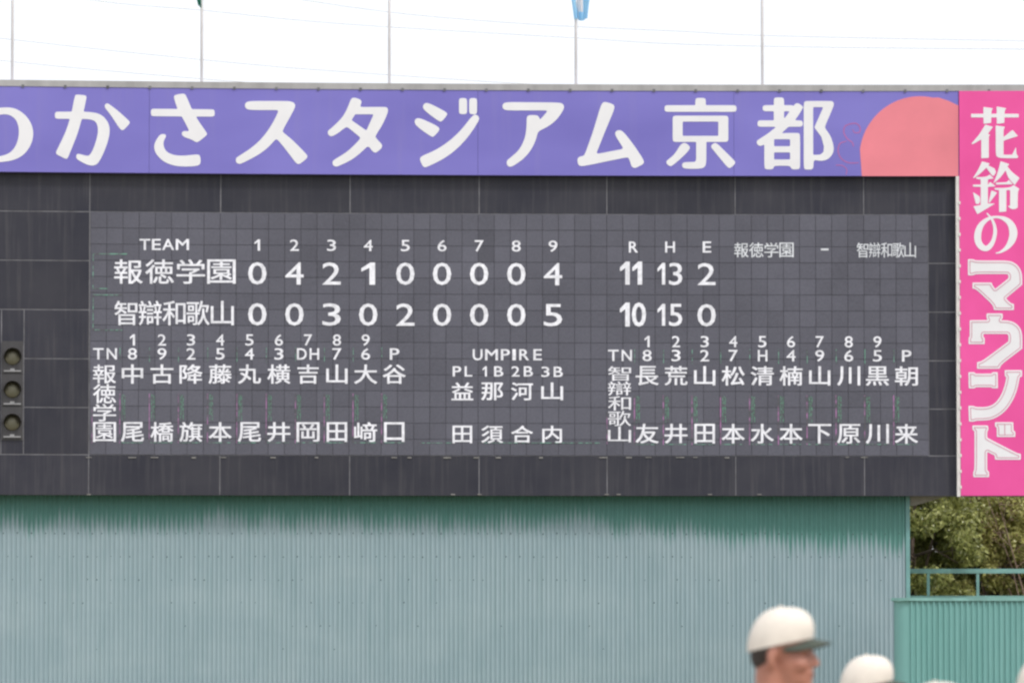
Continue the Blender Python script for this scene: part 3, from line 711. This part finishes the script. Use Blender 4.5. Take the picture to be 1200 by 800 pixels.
# ------------------------------------------------------------------ nearer corrugated fence with its rounded corner
FY = 100.0
fence = empty('corrugated_fence', tuple(at(1130, 800, FY)), 'lower bright teal corrugated fence with rounded left corner at the lower right', 'fence')
m = N('teal_fence_paint'); c = m.mix(m.noise(m.coords('UV', (6, .5, 1)), 1, 4), (.145, .35, .33), (.225, .45, .43))
c = m.mix(m.math('MULTIPLY', m.ramp(m.noise(m.coords('UV', (16, .3, 1)), 1, 3), [(.58, 0), (.75, 1)]), .5), c, (.09, .22, .20)); m.col(c); m.rough(.5); M['fence'] = m.m
x0 = at(1065, 702, FY).x; FT = at(1100, 703, FY).z; rc = .27
path = []
for i in range(9):
    a = math.pi/2*i/8; path.append((x0-rc*math.sin(math.pi/2-a), FY+rc*(1-math.cos(math.pi/2-a))))
path = [(9.05, 119.3), (path[0][0]+.01, FY+rc+.06)]+path
q = MB(); L = 0
for i, (x, y) in enumerate(path):
    if i: L += math.hypot(x-path[i-1][0], y-path[i-1][1])
    for z1 in (0, FT-(.10*max(0, x0-x) if y < FY+1 else .06)): q.v.append((x, y, z1)); q.uv.append((L, z1))
for i in range(len(path)-1): q.f.append((2*i, 2*i+2, 2*i+3, 2*i+1))
me = mesh_from('corner_sheet', q.v, q.f, q.uv, True); link('corner_sheet', me, M['fence'], fence)
k = 0; fx = x0
while fx < x0+7:
    q = MB(); pts = []
    for i in range(8):
        for (t, h) in prof: pts.append((fx+(i+t)*.1085, h))
    fx += 8*.1085; pts.append((fx, 0))
    for (x, h) in pts:
        for z1 in (0, FT): q.v.append((x, FY-h, z1)); q.uv.append((x, z1))
    for i in range(len(pts)-1): q.f.append((2*i, 2*i+2, 2*i+3, 2*i+1))
    link('corrugated_sheet', mesh_from('corrugated_sheet', q.v, q.f, q.uv), M['fence'], fence)
q = MB(); cap = [(x-.0, y) for x, y in path]+[(x0+7, FY)]
for i, (x, y) in enumerate(cap):
    dxn, dyn = (cap[min(i+1, len(cap)-1)][0]-cap[max(i-1, 0)][0], cap[min(i+1, len(cap)-1)][1]-cap[max(i-1, 0)][1]); l_ = math.hypot(dxn, dyn); nx_, ny_ = dyn/l_, -dxn/l_
    for (o_, z1) in ((.06, FT-.01), (.06, FT+.05), (-.05, FT+.05), (-.05, FT-.01)): q.v.append((x+nx_*o_, y+ny_*o_, z1)); q.uv.append((x, z1))
for i in range(len(cap)-1):
    for j in range(4): q.f.append((4*i+j, 4*i+(j+1) % 4, 4*i+4+(j+1) % 4, 4*i+4+j))
M['rail'] = basic('teal_rail_paint', (.20, .40, .37), .5, .2, 3)
q.build('cap_rail', M['rail'], fence)
# handrail beyond the wall
RYY = 122.5
hr = empty('handrail', (at(1130, 700, RYY).x, RYY, 0), 'teal metal handrail above the fence in front of the green trees', 'railing')
xa = at(1058, 668, RYY).x; xb = xa+6.5
for (ya, yb) in ((666, 671.5), (697.5, 702)):
    q = MB(); q.box(xa, xb, RYY, RYY+.06, at(1100, yb, RYY).z, at(1100, ya, RYY).z); q.build('rail', M['rail'], hr, bevel=.006)
for px in (1088, 1146, 1204, 1262, 1320):
    x = at(px, 690, RYY).x; q = MB(); q.box(x-.035, x+.035, RYY+.004, RYY+.056, 0, at(1100, 671.7, RYY).z); q.build('post', M['rail'], hr)

# ------------------------------------------------------------------ flagpoles, flags, cables
wheres = ['at the far left edge above the first letter', 'with the dark green flag tip at its top', 'between the green flag pole and the blue flag pole', 'carrying the pale blue flag', 'farthest right, above the letters near the coral field']
for px, wh in zip((14.4, 236.3, 456.2, 674.8, 893.2), wheres):
    s1 = P(px, 60, -.3)[0]; p = Wd(s1, 0, -.28)
    root = empty('flagpole', (p.x, p.y, Z_COP-.3), 'slim grey flagpole '+wh, 'flagpole', 'flagpoles along the top of the scoreboard')
    q = MB(); q.tube([(p.x, p.y, Z_COP-1.0), (p.x, p.y, Z_COP+2.6), (p.x, p.y, Z_COP+6.2)], [.033, .032, .024], 12); q.build('pole', M['pole'], root, True)
    q = MB(); q.tube([(p.x, p.y, Z_COP+6.2), (p.x, p.y, Z_COP+6.24), (p.x, p.y, Z_COP+6.32), (p.x, p.y, Z_COP+6.36)], [.02, .06, .06, .015], 10); q.build('finial', M['pole'], root, True)
    q = MB(); q.tube([(p.x+.06, p.y-.03, Z_COP+.05), (p.x+.05, p.y-.03, Z_COP+3), (p.x+.04, p.y-.03, Z_COP+6.1)], .004, 5); q.build('halyard', M['pole'], root)
def flag(pts, m, label, part=None):
    """a hanging cloth: outline in the picture, folds in depth, extended upwards out of the frame"""
    (xl0, xr0), (xl1, xr1), yb, yt = pts; q = MB(); n1, n2 = 30, 20
    for i in range(n1+1):
        u = i/n1
        for j in range(n2+1):
            v = j/n2; x = (xl0+(xr0-xl0)*u)*(1-v)+(xl1+(xr1-xl1)*u)*v; y = yb+(yt-yb)*v
            dd = -.28+.07+.09*math.sin(u*15+v*2.2)*(1-.4*v); s1, z1 = P(x+1.2*math.sin(v*5+u*3)*(.3+u), y-1.5*math.sin(u*9)*(1-v), -.2)
            q.v.append(tuple(Wd(s1, z1, dd))); q.uv.append((u, v))
    for i in range(n1):
        for j in range(n2): a = i*(n2+1)+j; q.f.append((a, a+n2+1, a+n2+2, a+1))
    return setup(link('flag', mesh_from('flag', q.v, q.f, q.uv, True), m), label, 'flag')
def cloth(name, c0, c1, x0=.3, x1=.62, y0=.12):
    mm = N(name); sx2 = mm.n('ShaderNodeSeparateXYZ'); mm.l(mm.coords('UV'), sx2.inputs[0])
    f1 = mm.math('MULTIPLY', mm.math('GREATER_THAN', sx2.outputs['X'], x0), mm.math('LESS_THAN', sx2.outputs['X'], x1)); f1 = mm.math('MULTIPLY', f1, mm.math('GREATER_THAN', sx2.outputs['Y'], y0))
    cc = mm.mix(f1, c0, c1); mm.col(cc); mm.rough(.8)
    tr = mm.n('ShaderNodeBsdfTranslucent'); mm.l(cc, tr.inputs[0]); mxs = mm.n('ShaderNodeMixShader'); mxs.inputs[0].default_value = .5
    out = [x for x in mm.t.nodes if x.type == 'OUTPUT_MATERIAL'][0]; mm.l(mm.b.outputs[0], mxs.inputs[1]); mm.l(tr.outputs[0], mxs.inputs[2]); mm.l(mxs.outputs[0], out.inputs[0]); return mm.m
flag(((673, 688), (660, 704), 23.5, -60), cloth('pale_blue_and_white_flag_cloth', (.42, .74, .98), (.90, .88, .90)), 'pale blue and white flag drooping from the fourth pole')
flag(((232.5, 235.5), (214, 236), 8, -60), cloth('dark_green_flag_cloth', (.06, .36, .27), (.06, .36, .27)), 'dark green flag of which only the lower tip shows at the top of the photo')
M['cable'] = basic('overhead_cable', (.55, .55, .56), .6)
for (pts, wh) in (([(-200, 20), (0, 45), (235, 70), (400, 84), (700, 103), (1000, 112)], 'lowest at left, crossing the first two flagpoles midway'),
                  ([(-200, 48), (0, 71), (200, 89.5), (400, 104), (700, 118)], 'running just above the sign at the far left'),
                  ([(-150, -40), (105, 0), (235, 12), (400, 28), (680, 45), (800, 52), (1000, 56), (1300, 58.5)], 'lower of the pair at the right'),
                  ([(100, -45), (400, 7), (600, 27), (800, 37), (900, 42), (1200, 48), (1400, 49)], 'upper of the pair at the right')):
    fine_ = smooth_closed([tuple(map(float, p)) for p in pts])
    q = MB(); q.tube([at(x, y, 230) for x, y in fine_], .0125, 5)
    setup(q.build('overhead_cable', M['cable']), 'thin faint cable across the white sky, '+wh, 'cable', 'cables across the sky')

# ------------------------------------------------------------------ trees behind the railing
def leaf_mat(name, c1, c2, rough=.24):
    m = N(name); g_ = m.n('ShaderNodeNewGeometry'); f = m.noise(m.coords('Object'), 2.5, 3)
    c = m.mix(m.math('MULTIPLY_ADD', g_.outputs['Random Per Island'], .75, m.math('MULTIPLY', f, .3)), c1, c2)
    m.col(c); m.rough(rough); m.b.inputs['Specular IOR Level'].default_value = .6
    tr = m.n('ShaderNodeBsdfTranslucent'); m.l(c, tr.inputs[0]); mx = m.n('ShaderNodeMixShader'); mx.inputs[0].default_value = .35
    out = [x for x in m.t.nodes if x.type == 'OUTPUT_MATERIAL'][0]; m.l(m.b.outputs[0], mx.inputs[1]); m.l(tr.outputs[0], mx.inputs[2]); m.l(mx.outputs[0], out.inputs[0])
    return m.m
M['leaf_a'] = leaf_mat('glossy_evergreen_leaf', (.10, .12, .035), (.68, .70, .27)); M['leaf_b'] = leaf_mat('yellow_green_leaf', (.20, .20, .06), (.72, .70, .28))
M['leaf_c'] = leaf_mat('reddish_leaf', (.12, .07, .035), (.22, .17, .07), .6); M['leaf_d'] = leaf_mat('dark_wood_leaf', (.02, .024, .012), (.07, .07, .035), .6)
M['bark'] = basic('grey_brown_bark', (.16, .12, .10), .9, .35, 14, bump=.5)
def leaves_mesh(centres, size, droop=.3):
    n = len(centres); rng = np.random
    a = rng.rand(n)*2*np.pi; el = rng.normal(-.45, .45, n)+0*droop
    dr = np.stack([np.cos(a)*np.cos(el), np.sin(a)*np.cos(el), np.sin(el)], 1)
    t = rng.normal(size=(n, 3)); sd_ = np.cross(dr, t); sd_ /= np.linalg.norm(sd_, axis=1)[:, None]; up = np.cross(sd_, dr)
    sz = size*(.6+.8*rng.rand(n))[:, None]; wd = sz*.26
    c = np.asarray(centres); base = c; tip = c+dr*sz; midp = c+dr*sz*.45-up*sz*.06
    V = np.stack([base, midp+sd_*wd+up*sz*.08, tip, midp-sd_*wd+up*sz*.08, midp], 1).reshape(-1, 3)
    Fq = []
    for i in range(n): b0 = 5*i; Fq += [(b0, b0+1, b0+4), (b0+1, b0+2, b0+4), (b0+2, b0+3, b0+4), (b0+3, b0, b0+4)]
    return V, Fq
def tree(base, H, crown_r, crown_z, n_clump, per_clump, leaf, m, label, cr=.34, lo=.6, limbs=9):
    root = empty('broadleaf_tree', base, label, 'tree', 'trees beyond the railing')
    bx, by, bz = base; q = MB(); r0 = .13
    top = Vector((bx+random.uniform(-.3, .3), by, H*.75)); q.tube([(bx, by, 0), (bx+.06, by, H*.25), (bx-.05, by+.05, H*.5), top], [r0, r0*.8, r0*.55, r0*.25], 9); q.build('trunk', M['bark'], root, True)
    ends = []
    for i in range(limbs):
        a = 2*math.pi*i/limbs+random.uniform(-.3, .3); h0 = H*random.uniform(.15, .55); e = Vector((bx+math.cos(a)*crown_r*random.uniform(.5, .85), by+math.sin(a)*crown_r*random.uniform(.5, .85), crown_z+random.uniform(-.6, .9)*(H-crown_z)))
        st = Vector((bx, by, h0)); mdl = st.lerp(e, .5)+Vector((0, 0, .25)); q = MB(); q.tube([st, mdl, e], [.055, .035, .012], 6)
        for k_ in range(3):
            e2 = mdl.lerp(e, .3+.3*k_)+Vector((random.uniform(-.6, .6), random.uniform(-.6, .6), random.uniform(-.1, .6))); q.tube([mdl.lerp(e, .2+.3*k_), e2], [.02, .006], 5); ends.append(e2)
        q.build('limb', M['bark'], root, True); ends.append(e)
    C_ = []
    for i in range(n_clump):
        u = random.uniform(-1, 1); a = random.uniform(0, 2*math.pi); rad = random.uniform(.25, 1)**.5; hz = (H-lo)/2
        c = Vector((bx+crown_r*rad*math.sqrt(1-u*u)*math.cos(a), by+crown_r*rad*math.sqrt(1-u*u)*math.sin(a), lo+hz+hz*u*rad))
        k_ = random.uniform(.6, 1.4)*cr
        pts = np.random.normal(size=(per_clump, 3)); pts /= np.linalg.norm(pts, axis=1)[:, None]; pts *= (np.random.rand(per_clump)**.4)[:, None]*k_
        pts[:, 2] *= .75; C_.append(pts+np.array(c))
    V, Fq = leaves_mesh(np.concatenate(C_), leaf); o = link('crown', mesh_from('crown', V, Fq), m, root); return root
tree((9.9, 126.6, 0), 6.0, 1.75, 3.4, 150, 260, .135, M['leaf_a'], 'dark glossy evergreen tree just right of the corrugated wall end')
tree((12.0, 127.4, 0), 5.8, 1.45, 3.3, 110, 240, .13, M['leaf_b'], 'lighter yellow-green tree in the middle of the gap under the pink sign')
tree((14.8, 128.2, 0), 5.6, 1.2, 3.2, 50, 120, .12, M['leaf_b'], 'green tree at the right edge of the photo beyond the reddish thicket')
tree((8.0, 129.5, 0), 6.5, 2.1, 3.6, 60, 150, .14, M['leaf_a'], 'dark evergreen tree mostly hidden behind the corrugated wall')
# bare reddish shrub with long twigs
root = empty('bare_shrub', (13.4, 126.2, 0), 'nearly leafless reddish brown shrub with pale twigs at the right edge under the pink sign', 'shrub')
M['twig'] = basic('pale_reddish_twig', (.30, .21, .17), .8, .3, 10)
tips = []
for i in range(17):
    a = random.uniform(0, 2*math.pi); lean = random.uniform(.1, .55); h = random.uniform(3.2, 6.0); b0 = Vector((13.4+random.uniform(-.7, .7), 126.2+random.uniform(-.4, .4), 0))
    p1 = b0+Vector((math.cos(a)*lean*h*.3, math.sin(a)*lean*h*.3, h*.5)); p2 = b0+Vector((math.cos(a)*lean*h*.75, math.sin(a)*lean*h*.75, h)); q = MB(); r0 = random.uniform(.012, .035)
    q.tube([b0, p1, p2], [r0, r0*.7, .006], 5)
    for k_ in range(6):
        t = random.uniform(.35, .95); c = (b0.lerp(p1, t*2) if t < .5 else p1.lerp(p2, t*2-1)); e = c+Vector((random.uniform(-.6, .6), random.uniform(-.4, .4), random.uniform(-.1, .6))); q.tube([c, e], [.009, .004], 4); tips.append(e); tips.append(c.lerp(e, .6))
    q.build('stem', M['twig'], root)
C_ = np.concatenate([np.array(p)+np.random.normal(size=(14, 3))*.13 for p in tips]); V, Fq = leaves_mesh(C_, .085); link('sparse_leaves', mesh_from('sparse_leaves', V, Fq), M['leaf_c'], root)
# one bent grey branch crossing the top right of the gap
# woodland beyond, one mass
C_ = []
for i in range(1700):
    c = np.array([random.uniform(3, 26), random.uniform(132, 138), random.uniform(.2, 7.2)]); C_.append(c+np.random.normal(size=(34, 3))*.35)
V, Fq = leaves_mesh(np.concatenate(C_), .30); o = link('woodland', mesh_from('woodland', V, Fq), M['leaf_d']); setup(o, 'dark mass of woodland foliage behind the nearer trees', 'woodland', None, 'stuff')

# ------------------------------------------------------------------ ground
m = N('ground_earth_and_grass'); g_ = m.n('ShaderNodeNewGeometry'); f = m.noise(g_.outputs['Position'], .02, 4); f2 = m.noise(g_.outputs['Position'], 3, 5)
c = m.mix(m.ramp(f, [(.45, 0), (.55, 1)]), (.20, .15, .10), (.09, .13, .04)); c = m.mix(m.math('MULTIPLY', f2, .4), c, (.14, .13, .07)); m.col(c); m.rough(.95); m.bump(f2, .4, .03)
q = MB(); n = 24; V = []; Fq = []
for i in range(n+1):
    for j in range(n+1): V.append((-2500+5000*i/n, -2500+5000*j/n, 0))
for i in range(n):
    for j in range(n): a = i*(n+1)+j; Fq.append((a, a+n+1, a+n+2, a+1))
o = link('ground', mesh_from('ground', V, Fq), m.m); o['kind'] = 'structure'

# ------------------------------------------------------------------ people
USPH = {}
def ell(bm, c, r, rot=None, seg=20):
    mtx = Matrix.Translation(c) @ (rot or Matrix.Identity(4)) @ Matrix.Diagonal((*r, 1)); nu, nv = seg, seg*2//3
    if seg not in USPH:
        USPH[seg] = [Vector((math.sin(math.pi*j/nv)*math.cos(2*math.pi*i/nu), math.sin(math.pi*j/nv)*math.sin(2*math.pi*i/nu), math.cos(math.pi*j/nv))) for j in range(1, nv) for i in range(nu)]+[Vector((0, 0, 1)), Vector((0, 0, -1))]
    vs = [bm.verts.new(mtx @ v) for v in USPH[seg]]; T_, B_ = vs[-2], vs[-1]
    for i in range(nu):
        i2 = (i+1) % nu; bm.faces.new((T_, vs[i], vs[i2])); o_ = (nv-2)*nu; bm.faces.new((B_, vs[o_+i2], vs[o_+i]))
        for j in range(nv-2): bm.faces.new((vs[j*nu+i], vs[(j+1)*nu+i], vs[(j+1)*nu+i2], vs[j*nu+i2]))
def cap_(bm, a, b_, ra, rb, n=9):
    a, b_ = Vector(a), Vector(b_)
    for i in range(n): t = i/(n-1); ell(bm, a.lerp(b_, t), (ra+(rb-ra)*t,)*3, None, 12)
def limb(bm, pts, sub=6):
    for (a, ra), (b_, rb) in zip(pts[:-1], pts[1:]): 
        L_ = (Vector(b_)-Vector(a)).length; cap_(bm, a, b_, ra, rb, max(4, int(L_/(min(ra, rb)*.45))))
def fused(name, fn, voxel, sm=6):
    bm = bmesh.new(); fn(bm); me = bpy.data.meshes.new(name); bm.to_mesh(me); bm.free(); o = bpy.data.objects.new(name, me); COL.objects.link(o)
    r_ = o.modifiers.new('r', 'REMESH'); r_.mode = 'VOXEL'; r_.voxel_size = voxel; s_2 = o.modifiers.new('s', 'SMOOTH'); s_2.iterations = sm; s_2.factor = .5
    bpy.context.view_layer.update(); m2 = bpy.data.meshes.new_from_object(o.evaluated_get(bpy.context.evaluated_depsgraph_get()))
    m2.polygons.foreach_set('use_smooth', [True]*len(m2.polygons)); m2.name = name; bpy.data.objects.remove(o); return m2
HZ = 1.605     # ear height of a 1.75 m person; faces +X, left side at +Y
def head(bm):
    H_ = lambda x, y, z: Vector((x, y, HZ+z))
    ell(bm, H_(-.010, 0, .042), (.094, .076, .088)); ell(bm, H_(.028, 0, -.02), (.066, .063, .085)); ell(bm, H_(.035, 0, -.068), (.058, .050, .045)); ell(bm, H_(.075, 0, -.094), (.022, .026, .020))
    cap_(bm, H_(.088, 0, .018), H_(.112, 0, -.026), .009, .0125); ell(bm, H_(.100, .011, -.031), (.011, .008, .008)); ell(bm, H_(.100, -.011, -.031), (.011, .008, .008))
    ell(bm, H_(.092, 0, -.055), (.012, .026, .0062)); ell(bm, H_(.090, 0, -.067), (.012, .022, .0075))
    for s in (-1, 1):
        ell(bm, H_(.078, s*.030, .020), (.016, .027, .010)); ell(bm, H_(.062, s*.042, -.028), (.026, .022, .024)); ell(bm, H_(.074, s*.030, .002), (.014, .015, .010))
        rt = Matrix.Rotation(s*.25, 4, 'Z') @ Matrix.Rotation(.15, 4, 'Y'); ell(bm, H_(-.026, s*.079, -.010), (.019, .008, .033), rt); ell(bm, H_(-.022, s*.076, -.034), (.010, .008, .013))
    limb(bm, [((-.03, 0, HZ-.04), .060), ((-.035, 0, HZ-.12), .058), ((-.045, 0, HZ-.19), .066)])
def arm_pts(s): return [((-.03, s*.17, 1.40), .055), ((-.05, s*.235, 1.13), .042), ((.02, s*.25, .91), .030), ((.035, s*.25, .865), .027)]
def body(bm):
    head(bm)
    ell(bm, (-.03, 0, 1.28), (.10, .165, .20)); ell(bm, (-.02, 0, 1.02), (.095, .14, .17)); limb(bm, [((-.04, -.13, 1.405), .05), ((-.04, .13, 1.405), .05)])
    for s in (-1, 1):
        limb(bm, arm_pts(s)); ell(bm, (.045, s*.25, .82), (.035, .016, .045))
        for k_, (fx, ln) in enumerate(((.072, .062), (.056, .075), (.038, .072), (.021, .056))): limb(bm, [((fx, s*.25, .79), .0088), ((fx+.006, s*.245, .79-ln*.5), .0082), ((fx-.004, s*.236, .79-ln), .0070)])
        limb(bm, [((.068, s*.245, .845), .011), ((.095, s*.237, .815), .010), ((.100, s*.232, .785), .0085)])
        limb(bm, [((-.01, s*.09, .93), .085), ((.0, s*.10, .50), .055), ((-.02, s*.105, .09), .038)])
        limb(bm, [((-.03, s*.105, .06), .034), ((.13, s*.12, .035), .028)])
def jersey(bm):
    ell(bm, (-.03, 0, 1.28), (.125, .185, .205)); ell(bm, (-.02, 0, 1.06), (.12, .165, .17)); limb(bm, [((-.04, -.15, 1.40), .066), ((-.04, .15, 1.40), .066)]); limb(bm, [((-.04, 0, 1.41), .075), ((-.036, 0, 1.445), .066)])
    for s in (-1, 1): limb(bm, [((-.03, s*.175, 1.39), .068), ((-.045, s*.225, 1.20), .060)])
def trousers(bm):
    ell(bm, (-.02, 0, .95), (.115, .16, .12))
    for s in (-1, 1): limb(bm, [((-.01, s*.09, .90), .10), ((.0, s*.10, .50), .075), ((-.02, s*.105, .13), .058)])
def shoes(bm):
    for s in (-1, 1): limb(bm, [((-.05, s*.105, .05), .048), ((.06, s*.112, .045), .046), ((.16, s*.12, .035), .036)])
def hair(bm):
    ell(bm, (-.034, 0, HZ+.022), (.0735, .0775, .058)); ell(bm, (-.058, 0, HZ-.002), (.047, .061, .052))
M['skin'] = None
m = N('sunburnt_skin'); f = m.noise(m.coords('Object'), 14, 4); c = m.mix(f, (.38, .155, .105), (.52, .25, .18)); tcx = m.n('ShaderNodeTexCoord'); sxx = m.n('ShaderNodeSeparateXYZ'); m.l(tcx.outputs['Object'], sxx.inputs[0])
m.col(c); m.rough(.45); m.b.inputs['Subsurface Weight'].default_value = .15; m.b.inputs['Subsurface Radius'].default_value = (.012, .005, .003); M['skin'] = m.m
M['jersey'] = basic('cream_uniform_cloth', (.66, .63, .56), .85, .05, 30); M['hair'] = basic('short_black_hair', (.05, .04, .036), .7, .4, 90, bump=.6)
M['cap'] = basic('cream_cap_cloth', (.76, .70, .62), .85, .06, 25); M['brim'] = basic('dark_green_brim_cloth', (.055, .068, .052), .8, .15, 20); M['shoe'] = basic('black_shoe_leather', (.02, .02, .02), .4)
M['eye'] = basic('dark_eye', (.03, .02, .02), .2); M['mouth'] = basic('mouth_shadow', (.14, .035, .03), .6); 
body_me = fused('body', body, .0075); jer_me = fused('jersey', jersey, .012); tro_me = fused('trousers', trousers, .013); sh_me = fused('shoes', shoes, .01); hair_me = fused('hair', hair, .007, 2)
def cap_mesh():
    V = []; Fq = []; nu, nv = 48, 16; zb = .052
    for j in range(nv+1):
        v = j/nv; ph = v*math.pi/2
        for i in range(nu):
            a = 2*math.pi*i/nu; ca, sa = math.cos(a), math.sin(a)
            rr_ = math.cos(ph)**(.84 if ca > 0 else .70+.22*min(1, -ca*1.5)); x = ca*rr_*.107; y = sa*rr_*.086; zt = math.sin(ph)**.95*.120
            seam = 1-.012*math.exp(-((((a*6/(2*math.pi)) % 1)-.5)**2)*0-((min((a*6/(2*math.pi)) % 1, 1-(a*6/(2*math.pi)) % 1))/.06)**2)
            x = x*seam+.010*v*v*0; y *= seam
            if x > 0: zt *= 1.0+.06*ca*math.sin(2*ph)                 # stiff front panels stand up
            lift = .022*(x/.104)*(1-v)                                   # lower edge rises to the front
            V.append((x-.008+(.012 if x > 0 else 0)*math.sin(2*ph), y, HZ+zb-.02+lift+zt))
    for j in range(nv):
        for i in range(nu): a = j*nu+i; b_ = j*nu+(i+1) % nu; Fq.append((a, b_, b_+nu, a+nu))
    V.append((-.008, 0, HZ+zb-.02+.1235)); k_ = len(V)-1
    Fq += [(nv*nu+i, nv*nu+(i+1) % nu, k_) for i in range(nu)]
    me = mesh_from('cap', V, Fq, None, True); return me
def brim_mesh():
    V = []; Fq = []; nu, nv = 28, 8
    for side in (0, 1):
        for i in range(nu+1):
            a = -math.pi*.44+math.pi*.88*i/nu
            for j in range(nv+1):
                v = j/nv; x0_ = math.cos(a)*.100-.004; y0_ = math.sin(a)*.080; ext = .062*max(0, math.cos(a/.88))**.55
                x = x0_+v*ext; y = y0_*(1+.02*v); z = HZ+.052+.002-.028*(abs(y)/.08)**2-.012*v-(.004 if side else 0)
                V.append((x, y, z))
    m1 = (nu+1)*(nv+1)
    for s in (0, 1):
        for i in range(nu):
            for j in range(nv): a = s*m1+i*(nv+1)+j; Fq.append((a, a+nv+1, a+nv+2, a+1) if s == 0 else (a, a+1, a+nv+2, a+nv+1))
    for i in range(nu): a = i*(nv+1)+nv; Fq.append((a, a+nv+1, a+nv+1+m1, a+m1))
    return mesh_from('brim', V, Fq, None, True)
cap_me = cap_mesh(); brim_me = brim_mesh()
def small(name, fn, m): bm = bmesh.new(); fn(bm); me = bpy.data.meshes.new(name); bm.to_mesh(me); bm.free(); me.materials.append(m); me.polygons.foreach_set('use_smooth', [True]*len(me.polygons)); return me
eye_me = small('eye', lambda bm: ell(bm, (0, 0, 0), (.0075, .0125, .0045)), M['eye'])
mouth_me = small('mouth', lambda bm: ell(bm, (.096, 0, HZ-.0605), (.0085, .022, .003)), M['mouth'])
btn_me = small('button', lambda bm: ell(bm, (-.006, 0, HZ+.155), (.008, .008, .004)), M['cap'])
for me, k_ in ((body_me, 'skin'), (jer_me, 'jersey'), (tro_me, 'jersey'), (sh_me, 'shoe'), (hair_me, 'hair'), (cap_me, 'cap'), (brim_me, 'brim')): me.materials.append(M[k_])
def person(px, ytop, Y, yaw, label, nod=0):
    p = at(px, ytop, Y); sc2 = p.z/(HZ+.158); root = empty('person', (p.x, p.y, 0), label, 'person', 'players in cream caps in the foreground')
    root.rotation_euler = (0, 0, yaw); root.scale = (sc2,)*3 if abs(sc2-1) < .13 else (sc2,)*3
    def ch(name, me, par=None):
        o = bpy.data.objects.new(name, me); COL.objects.link(o); o.parent = par or root; return o
    ch('body', body_me); ch('jersey', jer_me); ch('trousers', tro_me); ch('shoes', sh_me); ch('hair', hair_me); cp_ = ch('cap', cap_me); ch('brim', brim_me, cp_); ch('button', btn_me, cp_)
    for s in (-1, 1): e = ch('eye', eye_me); e.location = (.0835, s*.030, HZ+.003)
    ch('mouth', mouth_me)
person(917, 709.5, 16.9, -.2, 'player in profile facing right, smiling under a cream cap with dark green brim')
person(1017, 766, 19.0, -.12, 'player of whom only the cream cap shows, right of the one in profile')
person(1097, 797.3, 15.5, .1, 'player whose cap top barely shows at the bottom edge below the teal fence')
person(1226, 765, 18.0, -.1, 'player cut off by the right edge, a sliver of cream cap showing')
